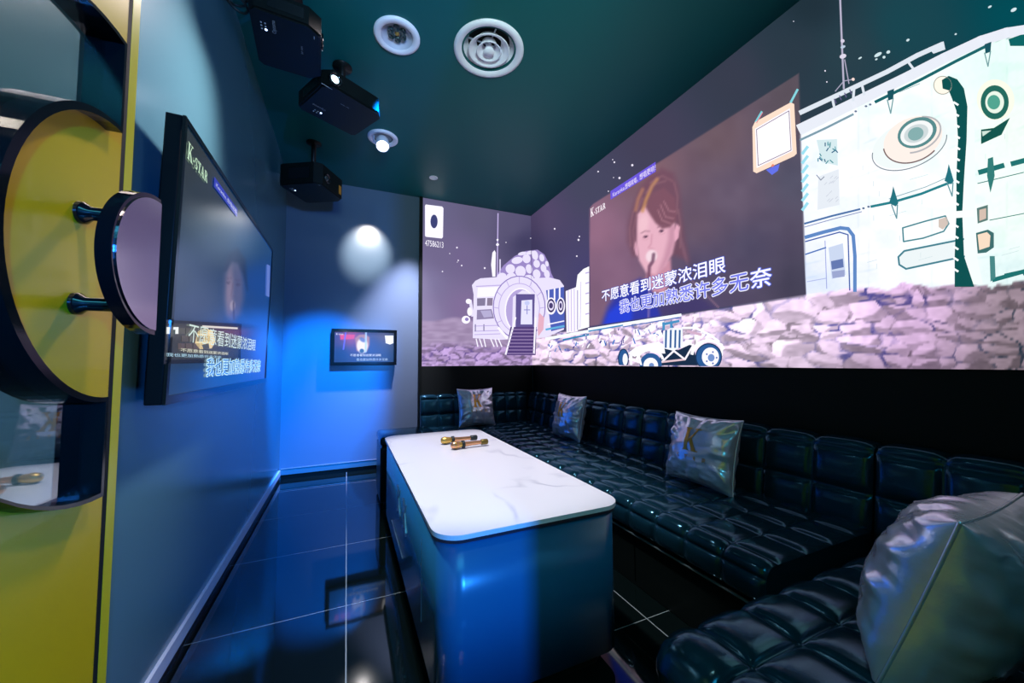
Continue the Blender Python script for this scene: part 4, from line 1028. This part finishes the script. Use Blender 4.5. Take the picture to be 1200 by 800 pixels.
# ------------------------------------------------------------------ yellow door, open against the left side
FXP, LXP = -.300, -.318           # rim front, leaf face
HC, HZ, RI, RO = .700, 1.194, .188, .322
LE = .775
door = empty('door_1', (-.34, YF+.06, 0), None, 'open yellow door with a black rimmed round glass window and half disc pull', 'door', kind='structure')
def half(r_in, r_out, yc, n=40):
    o = [(yc + r_out*math.cos(math.radians(a)), HZ + r_out*math.sin(math.radians(a))) for a in [90+180*i/n for i in range(n+1)]]
    i_ = [(yc + r_in*math.cos(math.radians(a)), HZ + r_in*math.sin(math.radians(a))) for a in [270-180*i/n for i in range(n+1)]]
    return o + i_
def leafp(u, v, w): return (w, u, v)
hole = half(RI, RO, HC)
obj('leaf', prism(nb(), [[(YF+.06, .01), (LE-.035, .01), (LE-.035, 2.13), (YF+.06, 2.13)], hole], (LXP-.030, LXP), leafp), M['yellow'], door)
obj('edge_strip', box(nb(), LXP-.030, LXP, LE-.024, LE, .01, 2.13, .0015), M['yellow_edge'], door)
obj('edge_groove', box(nb(), LXP-.030, LXP, LE-.037, LE-.024, .01, 2.13), M['blackmatte'], door)
inner = half(RI+.006, RO-.006, HC-.006)
fr = obj('window_frame', prism(nb(), [hole, inner], (LXP-.029, FXP), leafp), M['rim'], door)
inner2 = half(RI+.005, RO-.005, HC-.005)
obj('glass', prism(nb(), [inner2], (FXP-.024, FXP-.021), leafp), M['glass'], door)
# handle: a half disc on two posts
hd = nb(); hy, hz, hr = .655, 1.183, .100
prof = [(hy + hr*1.10*math.cos(math.radians(a)), hz + hr*.93*math.sin(math.radians(a))) for a in [90+180*i/36 for i in range(37)]]
prism(hd, [prof], (-.252, -.238), leafp); handle = obj('handle', hd, M['blackgloss'], door)
prof2 = [(hy-.001 + hr*1.03*math.cos(math.radians(a)), hz + hr*.87*math.sin(math.radians(a))) for a in [90+180*i/36 for i in range(37)]]
prism(hd := nb(), [prof2], (-.2385, -.2365), leafp)
f_ = obj('handle_face', hd, M['purplechrome'], handle)
for z in (1.246, 1.128):
    lathe(hd := nb(), [(.014, LXP), (.014, LXP+.006), (.0085, LXP+.012), (.0085, -.252)], Matrix.Translation((0, .655, z)) @ Matrix(((0, 0, 1, 0), (0, 1, 0, 0), (1, 0, 0, 0), (0, 0, 0, 1))), 20)
    obj('post', hd, M['blackgloss'], handle)

# ------------------------------------------------------------------ ceiling fittings
def ring_mtx(x, y): return Matrix.Translation((x, y, ZC)) @ Matrix.Diagonal((1, 1, -1, 1))
# 1 six-cell downlight
t = empty('downlight', (.222, 2.035, ZC), None, 'round white ceiling downlight with a ring of six dark lens cells', 'light')
obj('trim_ring', lathe(nb(), [(.122, 0), (.122, .008), (.112, .014), (.088, .012), (.082, 0), (.075, -.02)], ring_mtx(.222, 2.035), 48, False), M['white'], t)
obj('reflector', lathe(nb(), [(.084, .008), (.070, -.018), (.0, -.018)], ring_mtx(.222, 2.035), 40, False), M['offwhite'], t)
for k in range(6):
    a = k*PI/3 + .3; cx, cy = .222+.036*math.cos(a), 2.035+.036*math.sin(a)
    lathe(bm := nb(), [(.0165, -.018), (.0165, -.004), (.013, -.004), (.006, -.010), (.0, -.011)], ring_mtx(cx, cy), 18, False); obj('lens', bm, M['darklens'], t)
lathe(bm := nb(), [(.012, -.018), (.012, -.008), (.004, -.006), (0, -.006)], ring_mtx(.222, 2.035), 16, False); obj('centre_cap', bm, M['brass'], t)
# 2 round air diffuser
t = empty('air_diffuser', (.717, 1.925, ZC), None, 'large round white ceiling air diffuser with concentric cones', 'air vent')
R_ = ring_mtx(.717, 1.925)
obj('outer_ring', lathe(nb(), [(.200, 0), (.200, .006), (.186, .013), (.164, .010), (.150, -.006), (.118, -.052)], R_, 56, False), M['white'], t)
obj('duct', lathe(nb(), [(.12, -.052), (.0, -.052)], R_, 40, False), M['blackmatte'], t)
obj('cone', lathe(nb(), [(.075, -.045), (.095, -.015), (.118, .004), (.119, .008), (.112, .007), (.085, -.013), (.07, -.045)], R_, 48, False), M['white'], t)
obj('cone', lathe(nb(), [(.040, -.045), (.055, -.01), (.071, .008), (.072, .012), (.066, .011), (.045, -.01), (.036, -.045)], R_, 48, False), M['white'], t)
obj('centre_cone', lathe(nb(), [(.016, -.045), (.020, -.01), (.033, .012), (.031, .016), (.0, .017)], R_, 32, False), M['white'], t)
obj('spider', box(box(nb(), .59, .845, 1.922, 1.928, ZC+.03, ZC+.036), .714, .72, 1.80, 2.05, ZC+.03, ZC+.036), M['offwhite'], t)
# 3 adjustable spotlight
t = empty('spotlight', (.232, 3.045, ZC), None, 'lit white adjustable spotlight hanging below its round ceiling ring', 'light')
R_ = ring_mtx(.232, 3.045)
obj('trim_ring', lathe(nb(), [(.115, 0), (.115, .010), (.105, .016), (.080, .013), (.072, -.01)], R_, 44, False), M['white'], t)
obj('recess', lathe(nb(), [(.074, -.006), (0, -.006)], R_, 30, False), M['grey'], t)
hmx = Matrix.Translation((.225, 2.99, ZC-.075)) @ Matrix.Rotation(math.radians(150), 4, 'X')
lh = obj('lamp_head', lathe(nb(), [(.0, -.05), (.030, -.048), (.046, -.030), (.050, 0), (.050, .045), (.046, .048), (.043, .036)], hmx, 36, False), M['white'], t)
obj('lamp_face', lathe(nb(), [(.044, .036), (.03, .042), (0, .044)], hmx, 30, False), M['lamp'], lh)
obj('yoke', tube(nb(), [(.163, 3.04, ZC-.002), (.165, 3.03, ZC-.045), (.174, 2.99, ZC-.085)], .006), M['white'], t)
# 4 small recessed light
t = empty('downlight', (.737, 3.526, ZC), None, 'tiny recessed white downlight near the end wall screen', 'light')
obj('trim_ring', lathe(nb(), [(.040, 0), (.040, .006), (.030, .006), (.027, -.004)], ring_mtx(.737, 3.526), 30, False), M['white'], t)
obj('lamp_face', lathe(nb(), [(.028, -.003), (0, -.003)], ring_mtx(.737, 3.526), 24, False), M['white'], t)

# ------------------------------------------------------------------ projectors
def projector(loc, rotz, W, D, H, label, lit=True, lens_x=-.3, logo=True, pitch=0):
    """local: +y the lens side, x across, hung under the ceiling (z down from the mount)"""
    rot = Matrix.Rotation(rotz, 3, 'Z') @ Matrix.Rotation(math.radians(pitch), 3, 'X')
    t = empty('projector', loc, rot, label, 'projector', 'projectors hung from the ceiling')
    bm = nb(); out = [(-W/2+.02, -D/2), (W/2-.02, -D/2), (W/2, -D/2+.02), (W/2, D/2-.05), (W/2-.04, D/2), (-W/2+.04, D/2), (-W/2, D/2-.05), (-W/2, -D/2+.02)]
    prism(bm, [out], (0, H), ident)
    es = [e for e in bm.edges if abs(e.verts[0].co.z-e.verts[1].co.z) < 1e-5 and len(e.link_faces) == 2 and abs(e.link_faces[0].normal.dot(e.link_faces[1].normal)) < .5]
    bmesh.ops.bevel(bm, geom=es, offset=.008, segments=2, affect='EDGES')
    cas = obj('casing', bm, M['black'], t, world=False)
    lx = lens_x*W
    ym = Matrix.Translation((lx, D/2-.006, H*.45)) @ Matrix.Rotation(-PI/2, 4, 'X')
    barrel = obj('lens_barrel', lathe(nb(), [(.036, 0), (.036, .014), (.031, .016), (.027, .006), (.020, .004)], ym, 30, False), M['blackgloss'], t, world=False)
    obj('lens', lathe(nb(), [(.021, .006), (.014, .011), (0, .013)], ym, 24, False), M['lens'] if lit else M['darklens'], barrel, world=False)
    obj('trim_line', box(nb(), lx+.06, W/2-.05, D/2-.03, D/2-.027, -.0015, .001), M['grey'], t, world=False)
    obj('vent', box(nb(), W/2-.001, W/2+.002, -D/4, D/4, H*.25, H*.75), M['blackgloss'], t, world=False)
    for i in range(2):
        for j in range(3):
            if (i, j) != (0, 0): obj('button', lathe(nb(), [(.004, -.0005), (.004, -.002), (0, -.003)], Matrix.Translation((W*.20+j*.018, -D*.30-i*.016, 0)), 10, False), M['grey'], cas, world=False)
    obj('power_led', lathe(nb(), [(.0055, 0), (.0055, -.002), (0, -.0035)], Matrix.Translation((W*.20, -D*.30, 0)), 12, False), M['led'], t, world=False)
    if logo:
        v, f = glyphs('Optoma'); v = (v-v.min(0)); v = v/v[:, 0].max()*.075
        bm = nb(); vs = [bm.verts.new((W*.24-.02+p[0], -D*.14-p[1]*1.0, -.0012)) for p in v]
        for q in f:
            try: bm.faces.new([vs[i] for i in q])
            except ValueError: pass
        obj('logo', bm, M['grey'], cas, world=False); bm = nb()
        v, f = glyphs('DLP  HDMI'); v = (v-v.min(0)); v = v/v[:, 0].max()*.05
        vs = [bm.verts.new((W*-.02+p[0], D*.22-p[1], -.0012)) for p in v]
        for q in f:
            try: bm.faces.new([vs[i] for i in q])
            except ValueError: pass
        obj('lettering', bm, M['grey'], cas, world=False)
    return t
def mount(t, loc, H):
    bm = nb(); x, y, z = loc
    lathe(bm, [(.018, z+H-.005), (.018, ZC-.008), (.055, ZC-.008), (.055, ZC)], Matrix.Translation((x, y, 0)), 20)
    obj('ceiling_mount', bm, M['black'], t)
def facing(dx, dy): return math.atan2(-dx, dy)
l1 = (-.285, 2.02, 2.58); t = projector(l1, facing(1, .06), .36, .28, .10, 'black projector at the left ceiling edge nearest the door, lens to the right', lit=True, lens_x=.15); mount(t, l1, .10)
l2 = (-.055, 2.39, 2.555); t = projector(l2, facing(.49, -.87), .36, .34, .10, 'black projector with bright lens hanging beside the lit spotlight', lit=True, lens_x=.36); mount(t, l2, .10)
l3 = (-.275, 3.34, 2.42); t = projector(l3, facing(.86, -.5), .34, .34, .17, 'black projector with amber sticker hanging nearest the end wall', lit=False, lens_x=.22, logo=False); mount(t, l3, .17)
obj('sticker', box(nb(), -.115, -.085, .169, .173, .03, .10), M['amber'], t, world=False)
# loose cables by the nearest projector
cu = nb(); pts = []
for i in range(70):
    a = i/69*PI*5.2; pts.append((-.50+.045*math.cos(a)+.0006*i, 1.98+.05*math.sin(a)-.0012*i, 2.68+.035*math.sin(a*.55+1)+.0004*i))
pts = [(-.36, 1.86, 2.70)] + pts + [(-.50, 1.90, 2.76), (-.47, 1.88, 2.838)]
tube(cu, pts, .0055, 7)
tag(obj('cable', cu, M['cable']), 'loose loops of black cable hanging between left wall and nearest projector', 'cable')

# ------------------------------------------------------------------ lights
def light(name, kind, loc, power, col, aim=None, size=.1, spot=None, blend=.5, **kw):
    l = bpy.data.lights.new(name, kind); l.energy = power; l.color = col
    if kind == 'AREA': l.size = size
    else: l.shadow_soft_size = size
    if spot: l.spot_size = math.radians(spot); l.spot_blend = blend
    for k, v in kw.items(): setattr(l, k, v)
    o = bpy.data.objects.new(name, l); link(o); o.location = loc
    if aim is not None: o.rotation_euler = (Vector(aim)-Vector(loc)).to_track_quat('-Z', 'Y').to_euler()
    return o
light('table_beam', 'SPOT', (.222, 2.035, ZC-.03), 235, (.95, .91, 1), (.58, 1.88, .55), .05, 46, .45)
light('wall_beam', 'SPOT', (.222, 2.035, ZC-.03), 380, (1, .84, .86), (XL, 1.50, 1.72), .12, 58, 1)
light('end_wall_beam', 'SPOT', (.225, 3.15, ZC-.14), 130, (1, .95, .93), (.17, YB, 2.18), .02, 32, .9)
light('end_wall_lilac', 'SPOT', (.737, 3.526, ZC-.02), 680, (.86, .74, 1), (.42, YB, 1.05), .03, 42, 1)  # added lilac spot, stands in for the side screen's reflection on the wall
light('blue_beam', 'SPOT', (.287, 2.085, ZC-.028), 2400, (.0, .22, 1), (-.30, YB, .68), .02, 31, .7)
light('corridor_fill', 'AREA', (.1, -1.2, 2.45), 34, (.06, .60, .80), (.1, -1.6, 0), 1.2)  # added unseen light, fills the room from the corridor
light('teal_fill', 'AREA', (.1, -1.0, 1.7), 15, (.6, .85, .9), (.7, 1.0, 2.75), .5, spread=math.radians(70))  # added teal fill towards the ceiling, no fitting of its own
light('corridor_blue', 'AREA', (.61, -1.5, 1.4), 95, (.02, .24, 1), (.3, 1, .4), .05)
light('door_fill', 'SPOT', (.5, .35, ZC-.05), 42, (1, .85, .7), (-.32, .5, 1.1), .06, 70, .8)  # added spot without a fitting, brightens the yellow door

w = bpy.data.worlds.new('world'); bpy.context.scene.world = w; w.use_nodes = True
w.node_tree.nodes['Background'].inputs[0].default_value = (.02, .06, .07, 1); w.node_tree.nodes['Background'].inputs[1].default_value = .3

# ------------------------------------------------------------------ camera
cd = bpy.data.cameras.new('camera'); cd.sensor_width = 36; cd.lens = FOC/1200*36; cd.clip_start = .01
co = bpy.data.objects.new('camera', cd); link(co)
R3 = Matrix((RX, UX, -FX)).transposed()
co.matrix_world = Matrix.Translation(Vector(CAM)) @ R3.to_4x4()
sc = bpy.context.scene; sc.camera = co
sc.view_settings.view_transform = 'Standard'; sc.view_settings.look = 'None'
sc.view_settings.exposure = 0; sc.view_settings.gamma = 1; sc.view_settings.use_curve_mapping = False
sc.cycles.max_bounces = 8; sc.cycles.caustics_reflective = False; sc.cycles.sample_clamp_indirect = 6
